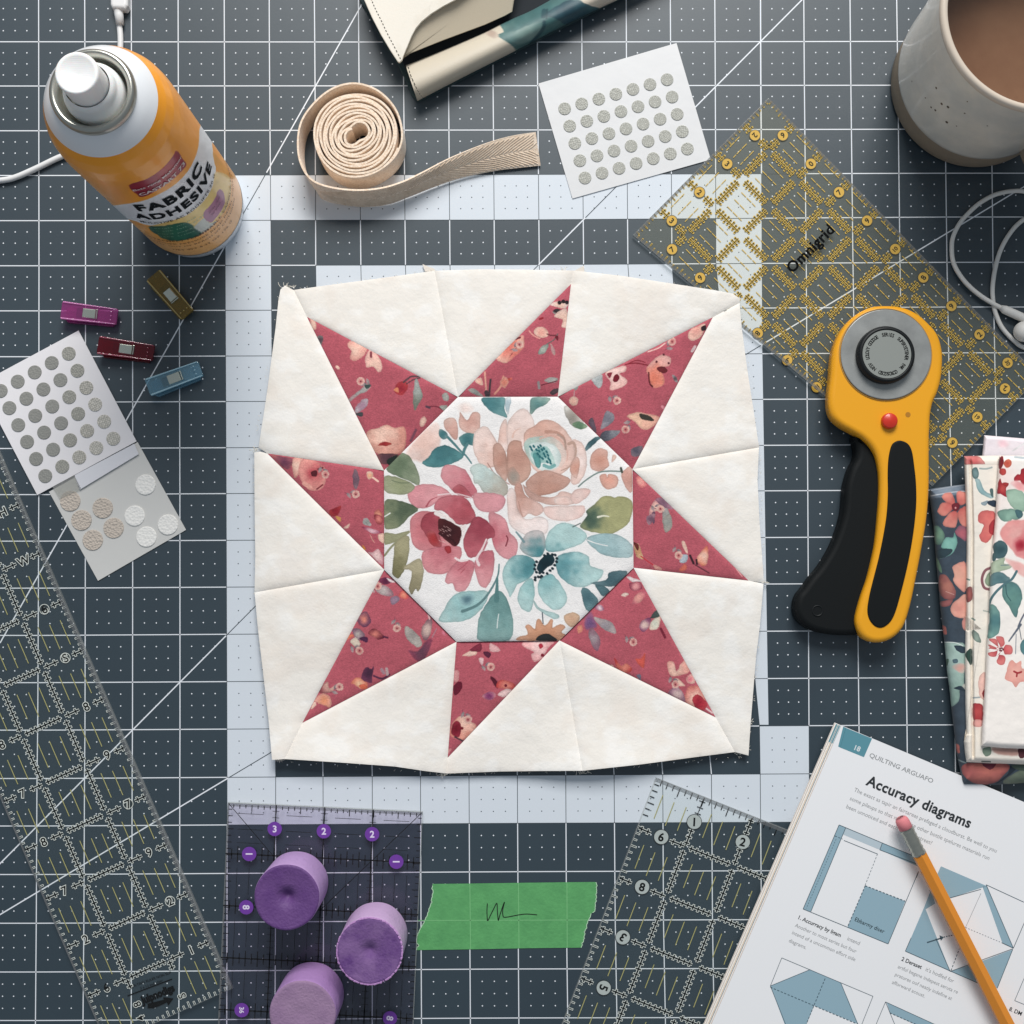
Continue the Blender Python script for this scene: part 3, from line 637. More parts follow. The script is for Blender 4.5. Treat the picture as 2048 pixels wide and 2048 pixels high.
    S([(0,930),(40,890),(60,930),(30,970)], (228,130,110), (240,170,150)); c.dots([(64,908)], 9, (190,70,60)); S([(-40,720),(20,690),(90,640),(130,600),(165,640),(150,690),(80,730),(50,790),(-10,780)], sal, (240,180,160), (60,680), 130); c.stroke([(110,625),(140,615)], 14, (110,30,40))
    S([(740,870),(800,830),(880,815),(885,850),(840,870),(895,920),(860,965),(770,985),(780,930)], (243,205,196), (240,186,176), (800,860), 120); S([(795,900),(815,870),(840,890),(825,925),(800,925)], (124,24,40), None); S([(750,870),(790,860),(770,900)], (140,40,56), None)
    S([(640,900),(690,880),(720,880),(715,950),(690,970)], (160,166,166), (190,190,190)); c.stroke([(880,805),(950,795),(1040,810)], 8, (130,26,40)); c.stroke([(900,800),(960,775),(1020,790)], 6, (130,26,40))
    S([(1030,830),(1080,770),(1140,735),(1200,760),(1190,810),(1130,830),(1150,890),(1150,940),(1110,965),(1070,960),(1045,900)], (226,120,96), (240,176,166), (1090,900), 150); S([(1100,830),(1150,820),(1180,850),(1140,865)], (110,34,40), None); c.stroke([(1045,860),(1050,930),(1070,960)], 10, (90,20,30)); c.dots([(1100,785),(1185,795),(1150,735)], 8, (90,30,40))
    S([(1340,560),(1400,530),(1440,520),(1430,580),(1400,620),(1350,640),(1320,610)], cr2, cr, (1380,560), 90); S([(1410,545),(1440,530),(1450,560),(1420,570)], (50,36,40), None); c.stroke([(1350,710),(1370,680)], 20, (220,190,190)); S([(1210,880),(1240,890),(1250,930),(1225,920)], (84,70,76), (190,180,180))
    S([(515,960),(550,955),(530,990)], gr, None); c.stroke([(522,990),(520,1030)], 6, (190,150,150)); S([(483,1060),(515,1025),(548,1050),(540,1085),(505,1090)], (240,180,160), cr)
    S([(720,1200),(750,1130),(800,1160),(790,1210),(710,1260)], (120,118,130), (170,160,168)); S([(620,1210),(650,1180),(680,1280),(650,1260)], (110,90,104), None); S([(700,1310),(740,1270),(845,1270),(800,1320),(720,1350)], (84,84,96), (150,150,156), (720,1320), 130)
    S([(890,1165),(970,1140),(1030,1150),(1120,1170),(1090,1230),(1010,1265),(950,1210)], (242,190,160), (240,170,150), (950,1190), 180); S([(980,1150),(1040,1160),(1085,1195),(1050,1200),(990,1185)], (60,58,50), None); S([(920,1400),(1000,1375),(990,1440),(930,1450)], (84,80,96), (140,120,130)); c.stroke([(1140,1100),(1160,1120)], 20, (228,140,150)); c.stroke([(1040,715),(1110,690),(1160,655)], 8, (236,190,180))
    S([(955,1600),(990,1590),(1030,1650),(985,1670)], (240,160,150), (228,120,120)); S([(1045,1860),(1060,1800),(1100,1750),(1140,1790),(1080,1850)], cr, (220,150,150)); S([(1060,1860),(1090,1840),(1080,1930)], (110,76,100), None); S([(1140,1900),(1150,1780),(1190,1840),(1210,1932),(1160,1932)], gr, (180,160,160)); S([(1090,1755),(1150,1740),(1220,1820),(1160,1810)], pu, (180,120,140))
    # lower half
    c.T = (1000, 1030, .28468)
    S([(940,210),(970,200),(990,250),(1010,310),(960,290)], (200,140,100), (236,200,150)); S([(935,190),(975,210),(965,250)], (110,40,36), None); c.stroke([(990,290),(1060,340),(1130,380)], 8, (200,50,60)); S([(1080,350),(1130,370),(1130,385),(1090,380)], cr2, None); S([(1150,20),(1200,0),(1210,80),(1165,125),(1145,60)], gr, (170,160,150)); S([(1030,10),(1090,-10),(1070,50),(1040,70)], pu, (190,140,150))
    S([(1275,190),(1300,190),(1320,270),(1290,240)], cr, None); S([(1260,330),(1280,280),(1320,280),(1310,330)], (180,190,200), None); S([(1380,320),(1420,250),(1460,220),(1460,320),(1430,360)], cr, (230,120,90)); c.stroke([(1335,285),(1360,340)], 16, (60,30,40)); c.stroke([(1380,315),(1384,345)], 14, (60,30,40)); S([(1260,380),(1300,340),(1310,380),(1270,395)], (226,110,90), None); c.stroke([(1370,350),(1470,408)], 9, (110,50,60)); c.stroke([(1660,380),(1700,430)], 8, (220,150,150))
    S([(890,430),(960,450),(990,470),(930,470)], (220,200,200), None); S([(910,480),(980,470),(1000,520),(930,530)], (226,150,150), (150,60,80)); S([(850,565),(880,545),(905,555),(880,575)], (240,210,195), None); S([(925,620),(960,560),(1030,530),(1000,600),(960,622)], cr2, (200,90,110)); S([(660,650),(700,630),(735,660),(700,675)], (240,225,225), (160,90,120))
    S([(600,720),(640,680),(680,780),(640,800),(600,800)], (110,76,120), (160,90,120), edge=.02, soft=4); S([(660,720),(720,730),(790,760),(818,832),(760,820),(700,780)], (150,140,146), (190,170,166)); S([(620,830),(645,790),(680,830),(705,880),(685,960),(650,920)], (160,140,146), (140,90,110)); S([(545,790),(575,770),(580,810),(550,830)], (230,142,116), None)
    S([(975,790),(1000,740),(1060,720),(1050,780),(1010,820)], (226,190,180), (130,60,100)); S([(1050,800),(1070,740),(1125,710),(1115,790),(1080,805)], (215,215,195), cr); S([(1055,720),(1110,660),(1120,715)], (66,80,76), None); c.stroke([(1130,800),(1160,860)], 18, (120,30,50))
    S([(805,1000),(850,1060),(890,1040),(930,1080),(900,1110),(820,1080)], (228,132,112), (200,60,60)); S([(950,1010),(990,1010),(1020,970),(1010,1070),(980,1060)], (228,90,76), None); S([(960,1130),(985,1120),(990,1160)], (120,120,140), None)
    S([(1175,1040),(1220,1030),(1240,1100),(1290,1020),(1330,1100),(1280,1120),(1200,1130)], cr, cr2, (1240,1080), 90); S([(1215,1160),(1250,1150),(1300,1200),(1250,1200)], cr, None); S([(1310,1140),(1350,1120),(1370,1180),(1320,1180)], (226,120,130), cr); S([(1180,1250),(1240,1200),(1290,1260),(1300,1310),(1230,1280)], (225,190,185), (160,110,130)); S([(1300,1300),(1320,1210),(1400,1210),(1450,1330),(1400,1370),(1340,1340)], cr, (220,120,110)); S([(1350,1300),(1390,1260),(1460,1330),(1400,1380)], (170,30,50), (200,60,70)); c.stroke([(1450,1360),(1490,1390)], 12, (226,190,190))
    S([(160,895),(290,882),(380,890),(340,930),(300,1000),(240,1030),(220,980),(240,960),(170,930)], (243,200,196), (236,160,160), (260,920), 150); S([(270,915),(290,900),(304,925),(280,940)], (190,40,60), None); c.dots([(298,985)], 12, (130,24,44))
    c.T = (500, 1030, .28468)
    S([(860,260),(900,240),(935,290),(930,350),(880,310),(830,260)], (238,200,196), (220,150,160)); S([(780,80),(930,120),(860,130)], (226,180,190), (170,60,90)); S([(800,20),(850,60),(840,80),(810,60)], gr, (200,190,190)); S([(840,130),(875,190),(860,180)], cr2, None); S([(655,90),(700,60),(690,90)], cr, None); S([(790,210),(815,240),(795,240)], (240,150,60), None); S([(870,0),(930,10),(930,60),(890,60)], (226,130,120), (150,50,60)); S([(900,140),(945,130),(945,200),(910,180)], cr, None)
    S([(905,450),(960,440),(1010,460),(960,490),(920,480)], (90,30,60), (150,60,90)); S([(960,440),(1020,470),(985,470)], (240,220,220), None); S([(870,520),(900,495),(960,500),(1010,560),(950,570)], (190,176,172), (150,110,120)); S([(985,580),(1040,570),(1050,600),(1000,630)], (150,120,140), None); S([(1045,560),(1080,530),(1115,580),(1070,590)], (230,138,112), (220,80,80))
    S([(750,740),(780,690),(820,680),(850,750),(800,790)], (228,132,114), (110,60,90)); S([(720,800),(770,800),(810,850),(770,880),(730,850)], (190,180,170), (130,90,110)); S([(770,860),(825,860),(820,895),(785,880)], (80,34,70), None); S([(705,890),(740,860),(775,900),(750,928)], (220,200,180), None); S([(830,830),(860,800),(900,810),(945,860),(900,875),(860,850)], (222,124,110), (110,30,50)); c.stroke([(940,855),(968,862)], 12, (80,30,60)); S([(675,880),(700,840),(730,850)], (236,120,90), None)
    S([(1085,810),(1100,780),(1170,830),(1210,900),(1180,930),(1110,880)], (150,140,136), (190,180,170)); S([(1205,800),(1240,740),(1280,730),(1270,820),(1240,880),(1210,860)], (200,170,160), (130,90,100)); S([(1110,950),(1180,960),(1240,880),(1280,880),(1240,990),(1180,1030)], (104,60,80), (140,60,84), edge=.03, soft=3); c.stroke([(1250,690),(1262,730)], 10, (226,180,180)); c.stroke([(1280,860),(1310,800)], 8, (170,120,130)); S([(1345,830),(1360,810),(1370,850)], (226,120,140), None)
    S([(710,1180),(740,1145),(790,1150),(830,1200),(780,1220),(740,1195)], (243,190,150), (236,120,96)); S([(815,1070),(850,1080),(870,1060),(860,1130),(850,1180),(780,1150)], (70,34,60), (110,50,80), edge=.02); c.stroke([(870,1130),(930,1150),(980,1120)], 14, (90,40,70)); c.stroke([(925,1085),(940,1110)], 22, (170,130,140)); c.stroke([(960,1080),(965,1120)], 20, (190,160,160)); S([(765,1200),(800,1190),(830,1220),(790,1225)], (240,110,80), None)
    S([(480,1240),(540,1170),(560,1220),(610,1185),(600,1220),(550,1250)], (240,190,170), (130,50,60)); S([(450,1300),(520,1250),(570,1300),(560,1350),(500,1330)], (240,150,110), cr2); S([(425,1365),(450,1310),(465,1340)], (243,200,180), None)
    S([(1490,990),(1540,960),(1600,940),(1580,985)], (240,196,180), cr); S([(1540,950),(1620,900),(1620,960)], (130,40,60), None); S([(1690,900),(1760,950),(1690,960)], (226,170,170), None); S([(1640,960),(1690,970),(1680,1005),(1650,990)], (90,30,56), None); S([(1605,1010),(1640,1010),(1630,1055)], (236,190,190), None)
    S([(1435,1090),(1470,1100),(1460,1170),(1430,1160)], (226,150,150), None); S([(1430,1200),(1480,1170),(1490,1220),(1440,1270)], (110,20,44), None); S([(1690,1130),(1740,1170),(1740,1220),(1700,1170)], (90,20,40), None); S([(1730,1210),(1760,1160),(1850,1180),(1870,1220),(1800,1220)], (228,136,118), (200,60,60)); S([(1740,1260),(1800,1220),(1840,1240),(1780,1280)], (243,200,196), None); S([(1630,1275),(1680,1240),(1730,1260),(1690,1300)], (130,50,100), (220,140,150)); c.dots([(1797,1198)], 10, (120,20,40))
    S([(1405,1520),(1440,1440),(1490,1410),(1550,1450),(1590,1480),(1560,1540),(1490,1580),(1420,1560)], (243,196,176), (236,140,120), (1520,1450), 150); S([(1410,1530),(1440,1450),(1480,1470),(1470,1560)], (120,14,34), (160,40,60)); c.dots([(1490,1498)], 10, (120,20,30)); c.stroke([(1440,1560),(1500,1590)], 12, (80,50,60)); S([(1390,1650),(1415,1640),(1395,1680)], (236,150,150), None)
    c.T = (0, 0, 1)
    for x_, y_, a_ in ((700,668,40),(742,770,200),(960,742,-60),(1020,700,-30),(1215,790,30),(1262,840,120),(1330,700,-50),(640,930,60),(690,985,10),(1300,1010,20),(1350,1090,70),(735,1180,-20),(700,1290,30),(790,1235,80),(960,1330,10),(925,1420,60),(1180,1200,-40),(1250,1270,40),(1290,1180,-70),(1200,1330,20),(660,1385,-30),(1340,1350,60)):
        r_ = math.radians(a_); e_ = (x_+22*math.cos(r_), y_+22*math.sin(r_)); c.stroke([(x_, y_), (x_+11*math.cos(r_+.3), y_+11*math.sin(r_+.3)), e_], 1.5, (120, 60, 78), .75)
        c.leaf(x_+4*math.cos(r_), y_+4*math.sin(r_), 13, a_+48, 7, (150,138,140), (196,160,160)); c.leaf(x_+10*math.cos(r_), y_+10*math.sin(r_), 12, a_-44, 6, (128,118,124), (176,140,146)); c.blossom(e_[0], e_[1], 8, 5, r_, (206,104,106), (243,196,180)); c.dots([e_], 1.3, (120,34,52))
    return c.c
for t in pinks:
    V2, F2 = patch_pts(t, 1.7)
    am = [(.0009, 4), (.0009, 4), (.0018, 26)]
    am = []
    for i in range(3):
        e = {t[i], t[(i+1) % 3]}
        am.append((.0024, 22) if any(e == {a, b} for a, b in octedges) else (.0011, 5))
    z = piece_z(V2, t, am)
    obj("pink_point", P(V2[:, 0], V2[:, 1], z), F2, M_pinkc, q, cols=np.clip((lambda q_: q_*.90+q_.mean(1, keepdims=True)*.10+1.5)(paint_pink(V2))*(1+.16*(vnoise(V2[:, 0]/1.7, V2[:, 1]/1.5, 51)-.5))[:, None], 0, 255), smooth=True)
def paint_cream(p):
    x, y = p[:, 0], p[:, 1]; c = np.tile(np.array((245., 239., 231.)), (len(p), 1))
    m1 = np.clip((fbm(x/34, y/26, 31, 4)-.48)*5, 0, 1)[:, None]; c = c*(1-m1*.55)+np.array((252, 250, 247.))*m1*.55
    m2 = np.clip((fbm(x/60+9, y/60, 77, 3)-.52)*5, 0, 1)[:, None]; c = c*(1-m2*.5)+np.array((238, 227, 216.))*m2*.5
    r = np.abs(fbm(x/22+3*fbm(x/40, y/40, 5), y/22, 41, 3)-.5); m3 = np.clip(1-r/.018, 0, 1)[:, None]*.35; c = c*(1-m3)+np.array((252, 250, 246.))*m3
    return c
for t in creams:
    V2, F2 = patch_pts(t, 3.0); n = len(t); am = []
    for i in range(n):
        a, b = np.array(t[i], float), np.array(t[(i+1) % n], float); mid = (a+b)/2
        onout = seg_dist(mid[None], outer)[0] < 9
        am.append((.0004, 5) if onout else (.0013, 7))
    V3 = V2.copy()
    dd = seg_dist(V2, outer); ed = dd < .8                     # slightly ravelled raw edge
    z = piece_z(V2, t, am)
    obj("cream_patch", P(V3[:, 0], V3[:, 1], z), F2, M_cream, q, cols=paint_cream(V2), smooth=True)
# loose threads
parts = []
spots = [(575, 575, 16, 20), (511, 900, 10, 6), (1128, 540, 6, 10), (1528, 1165, 7, 4), (1500, 1445, 6, 6), (562, 1520, 12, 12), (890, 1547, 10, 10), (1165, 1543, 14, 16), (1478, 1508, 7, 8), (511, 1185, 4, 5)]
for x, y, n, sp in spots:
    for i in range(n):
        px, py = x+np.clip(rng.normal(), -1.2, 1.2)*sp*.6, y+np.clip(rng.normal(), -1.2, 1.2)*sp*.2
        a = math.atan2(y-1045, x-1020)+rng.normal()*.7; L = 4+rng.random()*10; b = rng.normal()*.8
        pts = [P(px+math.cos(a+b*t)*L*t-math.cos(a)*4, py+math.sin(a+b*t)*L*t-math.sin(a)*4, .0022+.001*rng.random()) for t in (0, .35, .7, 1)]
        parts.append(tube(pts, .00012, 4))
for i in range(220):
    k = rng.integers(len(outer)); a, b = outer[k], outer[(k+1) % len(outer)]; t = rng.random(); p_ = a+(b-a)*t
    an = math.atan2(p_[1]-1045, p_[0]-1020)+rng.normal()*.8; L = 2+rng.random()*3
    parts.append(tube([P(*p_, .002), P(p_[0]+math.cos(an)*L, p_[1]+math.sin(an)*L, .0022)], .0001, 4))
V, F = merge(parts); obj("frayed_thread", V, F, mat("thread_cotton", (240, 234, 222), .9), q, kind="stuff")
for pts in ([(845, 528), (856, 533), (868, 537), (872, 543), (850, 543)], [(1146, 543), (1168, 531), (1169, 545)]):
    a = np.array([P(x, y, .0016) for x, y in pts]); obj("seam_allowance", *prism(a, .0012, .0016), M_cream, q, cols=np.tile((235, 226, 215.), (len(pts)*2, 1)))
# ================================================================== spray can
def pxz(x, y, z=0.0): return P(x, y, z)
can_xy = P(388, 417, 0)[:2]
CAN = [(.0286, .0098), (.0289, .012), (.0289, .128), (.0287, .134), (.0280, .141), (.0264, .147), (.0243, .152), (.0222, .1555), (.0196, .1585), (.0178, .160)]
cr_, cz_ = np.array([a for a, b in CAN]), np.array([b for a, b in CAN])
def can_r(z): return np.interp(z, cz_, cr_)
def can_hit(px, py, off=.00012):
    px = np.asarray(px, float); py = np.asarray(py, float)
    zs = np.linspace(.160, .004, 330); X = P(px[:, None], py[:, None], zs[None, :])
    ins = np.hypot(X[..., 0]-can_xy[0], X[..., 1]-can_xy[1]) <= can_r(zs)[None, :]+off
    k = np.argmax(ins, 1); k = np.where(ins.any(1), k, 200); k = np.maximum(k, 1)
    lo = zs[k]; hi = zs[k-1]
    for _ in range(12):
        mid = (lo+hi)/2; q = P(px, py, mid); i = np.hypot(q[:, 0]-can_xy[0], q[:, 1]-can_xy[1]) <= can_r(mid)+off
        lo = np.where(i, mid, lo); hi = np.where(i, hi, mid)
    return P(px, py, lo)
can = thing("spray_can", "orange and white aerosol can of fabric adhesive standing upright with a white nozzle", "spray can", (*can_xy, 0))
nz_, na_ = 230, 420
zz = np.linspace(.0098, .152, nz_); aa = np.arange(na_)/na_*2*math.pi
R_ = can_r(zz)[:, None]
V = np.stack([can_xy[0]+R_*np.cos(aa), can_xy[1]+R_*np.sin(aa), np.repeat(zz[:, None], na_, 1)], -1).reshape(-1, 3)
i_, j_ = np.meshgrid(np.arange(nz_-1), np.arange(na_), indexing='ij'); k_ = (j_+1) % na_
F = np.stack([i_*na_+j_, i_*na_+k_, (i_+1)*na_+k_, (i_+1)*na_+j_], -1).reshape(-1, 4)
pp = proj(V); c = Canvas(pp, (255, 168, 44)); hh = V[:, 2]; ph = np.arctan2(V[:, 1]-can_xy[1], V[:, 0]-can_xy[0])
front = (V[:, 0]-can_xy[0])*.655-(V[:, 1]-can_xy[1])*.755 > -.35*can_r(hh)
t = np.clip((.060-hh)/.03, 0, 1)[:, None]; c.c = c.c*(1-t)+np.array((255, 192, 120.))*t
c.T = (240, 290, .13458); S = c.shape
S([(-500,960),(-100,900),(250,850),(500,770),(800,600),(1000,400),(1110,200),(1170,0),(1200,-300),(1390,-300),(1370,0),(1420,280),(1420,420),(1380,600),(1250,830),(1000,1040),(750,1130),(450,1200),(100,1100),(-500,1100)], (240,243,247), None, edge=0, wob=.2)
S([(1380,100),(1500,240),(1640,420),(1690,480),(1600,465),(1440,370)], (240,166,40), None, edge=0, wob=.2)
S([(1420,400),(1630,480),(1650,700),(1580,950),(1350,1200),(1200,1310),(800,1240),(450,1215),(750,1130),(1000,1040),(1250,830),(1380,600)], (252,222,134), (232,196,120), edge=0, wob=.2)
S([(1140,1180),(1260,1080),(1330,1160),(1440,1130),(1360,1210),(1220,1310),(1110,1240)], (206,210,200), None, edge=0)
S([(430,1215),(600,1208),(850,1165),(980,1155),(1080,1185),(1110,1240),(1222,1312),(1080,1382),(850,1428),(650,1392),(500,1300)], (40,112,88), (30,92,76), edge=.05)
S([(1500,662),(1552,740),(1556,850),(1500,990),(1420,1090),(1350,1152),(1270,1100),(1240,1060),(1250,990),(1340,900),(1420,770),(1450,690)], (188,122,156), (172,110,146), edge=.05)
S([(-260,620),(0,560),(130,520),(200,700),(0,790),(-200,830)], (238,160,70), None, edge=0, soft=20, a=.5)
S([(840,84),(930,200),(984,275),(960,340),(800,500),(600,640),(420,745),(310,772),(270,750),(130,598),(400,505),(640,335),(780,175)], (176,20,54), (150,12,44), (640,300), 500, edge=.05, sm=3, wob=0)
c.T = (0, 0, 1)
white = hh > .1505 
bk = ~front; c.c[bk] = (246, 158, 40)
back_t = (hh < .058) & bk; c.c[back_t] = (228, 190, 130)
Mcan = mat("can_lacquer", (236, 146, 32), .33, spec=.4, vcol=True, coat=.22)
obj("can_body", V, F, Mcan, can, cols=np.clip(c.c, 0, 255), smooth=True)
M_wlac = mat("white_lacquer", (236, 239, 243), .28, coat=.4); M_steel = mat("tin_steel", (176, 176, 168), .3, metal=.9); M_steeld = mat("dark_steel", (70, 72, 70), .45, metal=.7)
V, F = lathe([(r, z) for r, z in CAN if z >= .152], *can_xy); obj("can_shoulder", V, F, M_wlac, can, smooth=True)
V, F = lathe([(.0266, 0), (.0274, .0006), (.0276, .003), (.0278, .006), (.0284, .0086), (.0282, .0094)], *can_xy); obj("base_rim", V, F, M_wlac, can, smooth=True)
V, F = lathe([(.0285, .0092), (.0288, .0096), (.02885, .0102)], *can_xy); obj("base_seam", V, F, M_steeld, can, smooth=True)
V, F = lathe([(.0178, .1597), (.0181, .1612), (.0178, .1630), (.0168, .1642), (.0156, .1640), (.0147, .1628), (.0143, .1605), (.0140, .1575), (.0080, .1570), (.0, .1570)], *can_xy); obj("valve_cup", V, F, [M_steel], can, smooth=True)
M_nozz = mat("white_plastic", (250, 250, 248), .5, bump=[('wavey', 420, .00002)], sss=.3)
V, F = lathe([(.0128, .1572), (.0128, .1600), (.0124, .1622), (.0112, .1634), (.0108, .1650), (.0108, .1670), (.0100, .1682), (.0094, .1690)], *can_xy); obj("nozzle_collar", V, F, M_nozz, can, smooth=True)
V, F = lathe([(.0088, .168), (.0088, .1795), (.0086, .1808), (.0080, .1812), (.0070, .1808), (.0045, .1799), (.0, .1795)], *can_xy); obj("nozzle_cap", V, F, M_nozz, can, smooth=True)
nd = (math.cos(-2.2), math.sin(-2.2)); 
# lettering wrapped round the can
ph0 = math.atan2(-733, 636)
def can_text(name, s, phi, z, size, m, bold=0, sx=1.0, space=1.0, rz=0):
    v, f = text_geo(s, bold, space); v = v*np.array([sx, 1.0])
    x = (v[:, 0]-v[:, 0].max()/2)*size; y = (v[:, 1]-.5)*size
    r = can_r(z+y)+.00032; a = phi+x/.0289
    return np.stack([can_xy[0]+r*np.cos(a), can_xy[1]+r*np.sin(a), z+y], -1), f
def hit1(x, y):
    q = can_hit(np.array([x]), np.array([y]))[0]; return math.atan2(q[1]-can_xy[1], q[0]-can_xy[0]), q[2]
M_ink = mat("label_ink", (16, 24, 30), .8, spec=.1); M_inkw = mat("label_white", (226, 214, 214), .5); M_inkb = mat("label_brown", (120, 70, 36), .5)
M_inkg = mat("label_leaf_ink", (150, 190, 160), .5); M_inkp = mat("label_mauve_ink", (120, 50, 90), .5)
def cpx(x, y): return (240+x*.13458, 290+y*.13458)
def lettered(name, items, m):
    V, F = merge([can_text(name, s, *hit1(*cpx(x, y)), size, m, bold, sx, sp) for s, x, y, size, bold, sx, sp in items]); return obj(name, V, F, m, can)
lettered("product_lettering", [("FABRIC", 820, 770, .0090, .04, .86, 1.12), ("ADHESIVE", 940, 905, .0078, .04, .88, 1.14)], M_ink)
lettered("small_lettering", [("MULCTIVE AC ROOLIFTE 20 G", 1000, 1015, .0023, .012, 1.0, 1.1)], M_ink)
lettered("brand_lettering", [("Bats rong Makamor", 610, 500, .0021, .012, 1.15, 1.0), ("CASTART 73", 670, 568, .0031, .02, 1.05, 1.0)], M_inkw)
lettered("leaf_lettering", [("materials mobie", 730, 1225, .0016, 0, 1.6, 1.2), ("use on silk felt cards", 780, 1262, .0016, 0, 1.5, 1.2), ("cord paper", 850, 1300, .0016, 0, 1.6, 1.2), ("lace trims", 860, 1345, .0016, 0, 1.6, 1.2)], M_inkg)
lettered("mauve_lettering", [("dries clear", 1410, 890, .0017, .01, 1.0, 1.0), ("no mess", 1430, 945, .0017, .01, 1.0, 1.0)], M_inkp)
lettered("fine_print", [("WARNING EXTREMELY FLAMMABLE VAPOUR HARMFUL", 1190, 1330, .0021, .01, 1.25, 1.1), ("CONTENTS UNDER PRESSURE READ PANEL CAREFULLY", 1230, 1370, .0019, 0, 1.25, 1.1), ("KEEP OUT OF REACH OF CHILDREN", 1255, 1412, .0017, 0, 1.3, 1.1), ("NET WT 6.22 OZ 176 G", 1290, 1470, .0019, 0, 1.2, 1.1)], M_inkb)
# ================================================================== charging cable (upper left)
M_wcab = mat("white_cable", (232, 232, 232), .4, spec=.5)
r = .0016
cb = thing("charging_cable", "white charging cable running behind the spray can with its plug at the top edge", "cable", P(238, 30, 0))
pth = catmull([(236, 30), (239, 52), (241, 90), (236, 160), (220, 240), (180, 290), (118, 315), (72, 337), (30, 355), (0, 361), (-60, 366), (-170, 350)], 8, False)
V, F = tube(P(pth[:, 0], pth[:, 1], r), r, 12); obj("cable", V, F, M_wcab, cb, smooth=True)
V, F = tube(P([235, 238, 240], [12, 30, 49], .0026), [.0026, .0025, .0022], 14); obj("strain_relief", V, F, M_wcab, cb, smooth=True)
V, F = prism(P([218, 257, 255, 250, 224, 220], [-110, -110, 10, 17.5, 16, 9], .006), .0005, .0062, .0018, 4); obj("plug", V, F, M_wcab, cb, smooth=False)
# ================================================================== webbing roll
M_web = mat("cotton_webbing", (252, 234, 214), .95, spec=.15, sheen=.3, bump=[('wave', 420, .00003), ('noise', 1300, .0002)], mottle=(900, (234, 208, 182), .42, .62))
cxw, cyw = P(712, 268, .02)[:2]; ZWEB = .0195
def ribbon(top, bot, th):
    """two matching 3-D rails -> thick band"""
    top = np.asarray(top, float); bot = np.asarray(bot, float); n = len(top); t = np.gradient((top+bot)/2, axis=0); wv = top-bot
    nn = np.cross(t, wv); nn /= np.linalg.norm(nn, axis=1)[:, None]; nn *= th/2
    K = 6; ring = []
    for k in range(K+1):
        s = k/K; ring.append(bot+wv*s+nn*(.75 if k in (0, K) else 1))
    for k in range(K, -1, -1):
        s = k/K; ring.append(bot+wv*s-nn*(.75 if k in (0, K) else 1))
    R = np.stack(ring, 1); m_ = R.shape[1]; V = R.reshape(-1, 3)
    i, j = np.meshgrid(np.arange(n-1), np.arange(m_), indexing='ij'); k = (j+1) % m_
    F = np.stack([i*m_+j, i*m_+k, (i+1)*m_+k, (i+1)*m_+j], -1).reshape(-1, 4).tolist()
    F += [list(range(m_)), [(n-1)*m_+q for q in range(m_-1, -1, -1)]]
    return V, F
turns = 10.6; th = np.linspace(0, 1, 900); a = -math.pi*.10-turns*2*math.pi*(1-th)
rad = .0050+(.0232-.0050)*th
sq = 1+.30*(1-th)**3*np.cos(2*a-1.2)
wb = .0003*np.sin(a*3+th*40)
top = np.stack([cxw+(rad*sq+wb)*np.cos(a), cyw+(rad*sq+wb)*np.sin(a), ZWEB+.0002*np.sin(a*1.7)+.0006*(1-th)], 1)
loop = [(735, 345), (768, 333), (794, 306), (804, 270), (793, 222), (760, 184), (716, 167), (674, 173), (637, 197), (606, 236), (596, 276), (600, 322), (622, 358), (660, 374), (712, 380), (762, 376), (806, 363), (846, 344), (900, 316), (968, 288), (1022, 272), (1071, 264)]
loopz = [.0193, .0193, .0194, .0195, .0195, .0195, .0195, .0195, .0195, .0195, .0195, .0195, .0193, .0190, .018, .0165, .0150, .0130, .0110, .0100, .0088, .0070]
lb = {11: (652, 400), 12: (716, 412), 13: (774, 408), 14: (820, 392), 15: (866, 374), 16: (920, 356), 17: (986, 342), 18: (1034, 336), 19: (1081, 331)}
tp = [P(*loop[i], loopz[i]) for i in range(len(loop))]
bt = []
for i in range(len(loop)):
    if i < 13: bt.append(np.array([tp[i][0], tp[i][1], .0003]))
    else: bt.append(P(*lb[i-2], .0012))
bot = top.copy(); bot[:, 2] = .0003+.0006*(1-th)
n0 = top[-1]
T_ = catmull(np.array(tp), 9, False); B_ = catmull(np.array(bt), 9, False)
web = thing("webbing_roll", "roll of beige cotton webbing tape with its loose herringbone end trailing right", "webbing roll", (cxw, cyw, 0))
V, F = ribbon(top, bot, .00150); obj("coil", V, F, M_web, web, smooth=False)
M_weave = mat("herringbone_tape", (240, 220, 198), .95, spec=.15, sheen=.3, bump=[('noise', 2200, .00015)], mottle=(160, (214, 192, 168), .4, .7))
V, F = ribbon(T_, B_, .0013); obj("loose_end", V, F, M_web, web, smooth=False)
# raised herringbone ribs on the flat part of the tail
parts = []
n = len(T_); s0 = int(n*.62)
def tailpt(u, v):
    x = u*(n-1); i = int(min(x, n-2)); f_ = x-i; A_ = T_[i]*(1-f_)+T_[i+1]*f_; B2 = B_[i]*(1-f_)+B_[i+1]*f_
    q_ = A_*(1-v)+B2*v; tt = T_[i+1]-T_[i]; nn = np.cross(tt, A_-B2); nn /= np.linalg.norm(nn); 
    if nn[2] < 0: nn = -nn
    return q_+nn*.00062
du = .0125
for k in range(52):
    u = .60+k*du*.72
    for v0, v1, sgn in ((.06, .48, 1), (.52, .95, -1)):
        ua, ub = (u+.050, u) if sgn > 0 else (u, u+.050)
        if min(ua, ub) > .985: continue
        rp = [(ua+(ub-ua)*t_, v0+(v1-v0)*t_) for t_ in (0, .2, .4, .6, .8, 1)]; rp = [q_ for q_ in rp if q_[0] <= .998]
        if len(rp) > 1: parts.append(tube([tailpt(*q_) for q_ in rp], .00033, 5, False))
V, F = merge(parts); obj("herringbone_rib", V, F, M_weave, web, smooth=True, kind="stuff")
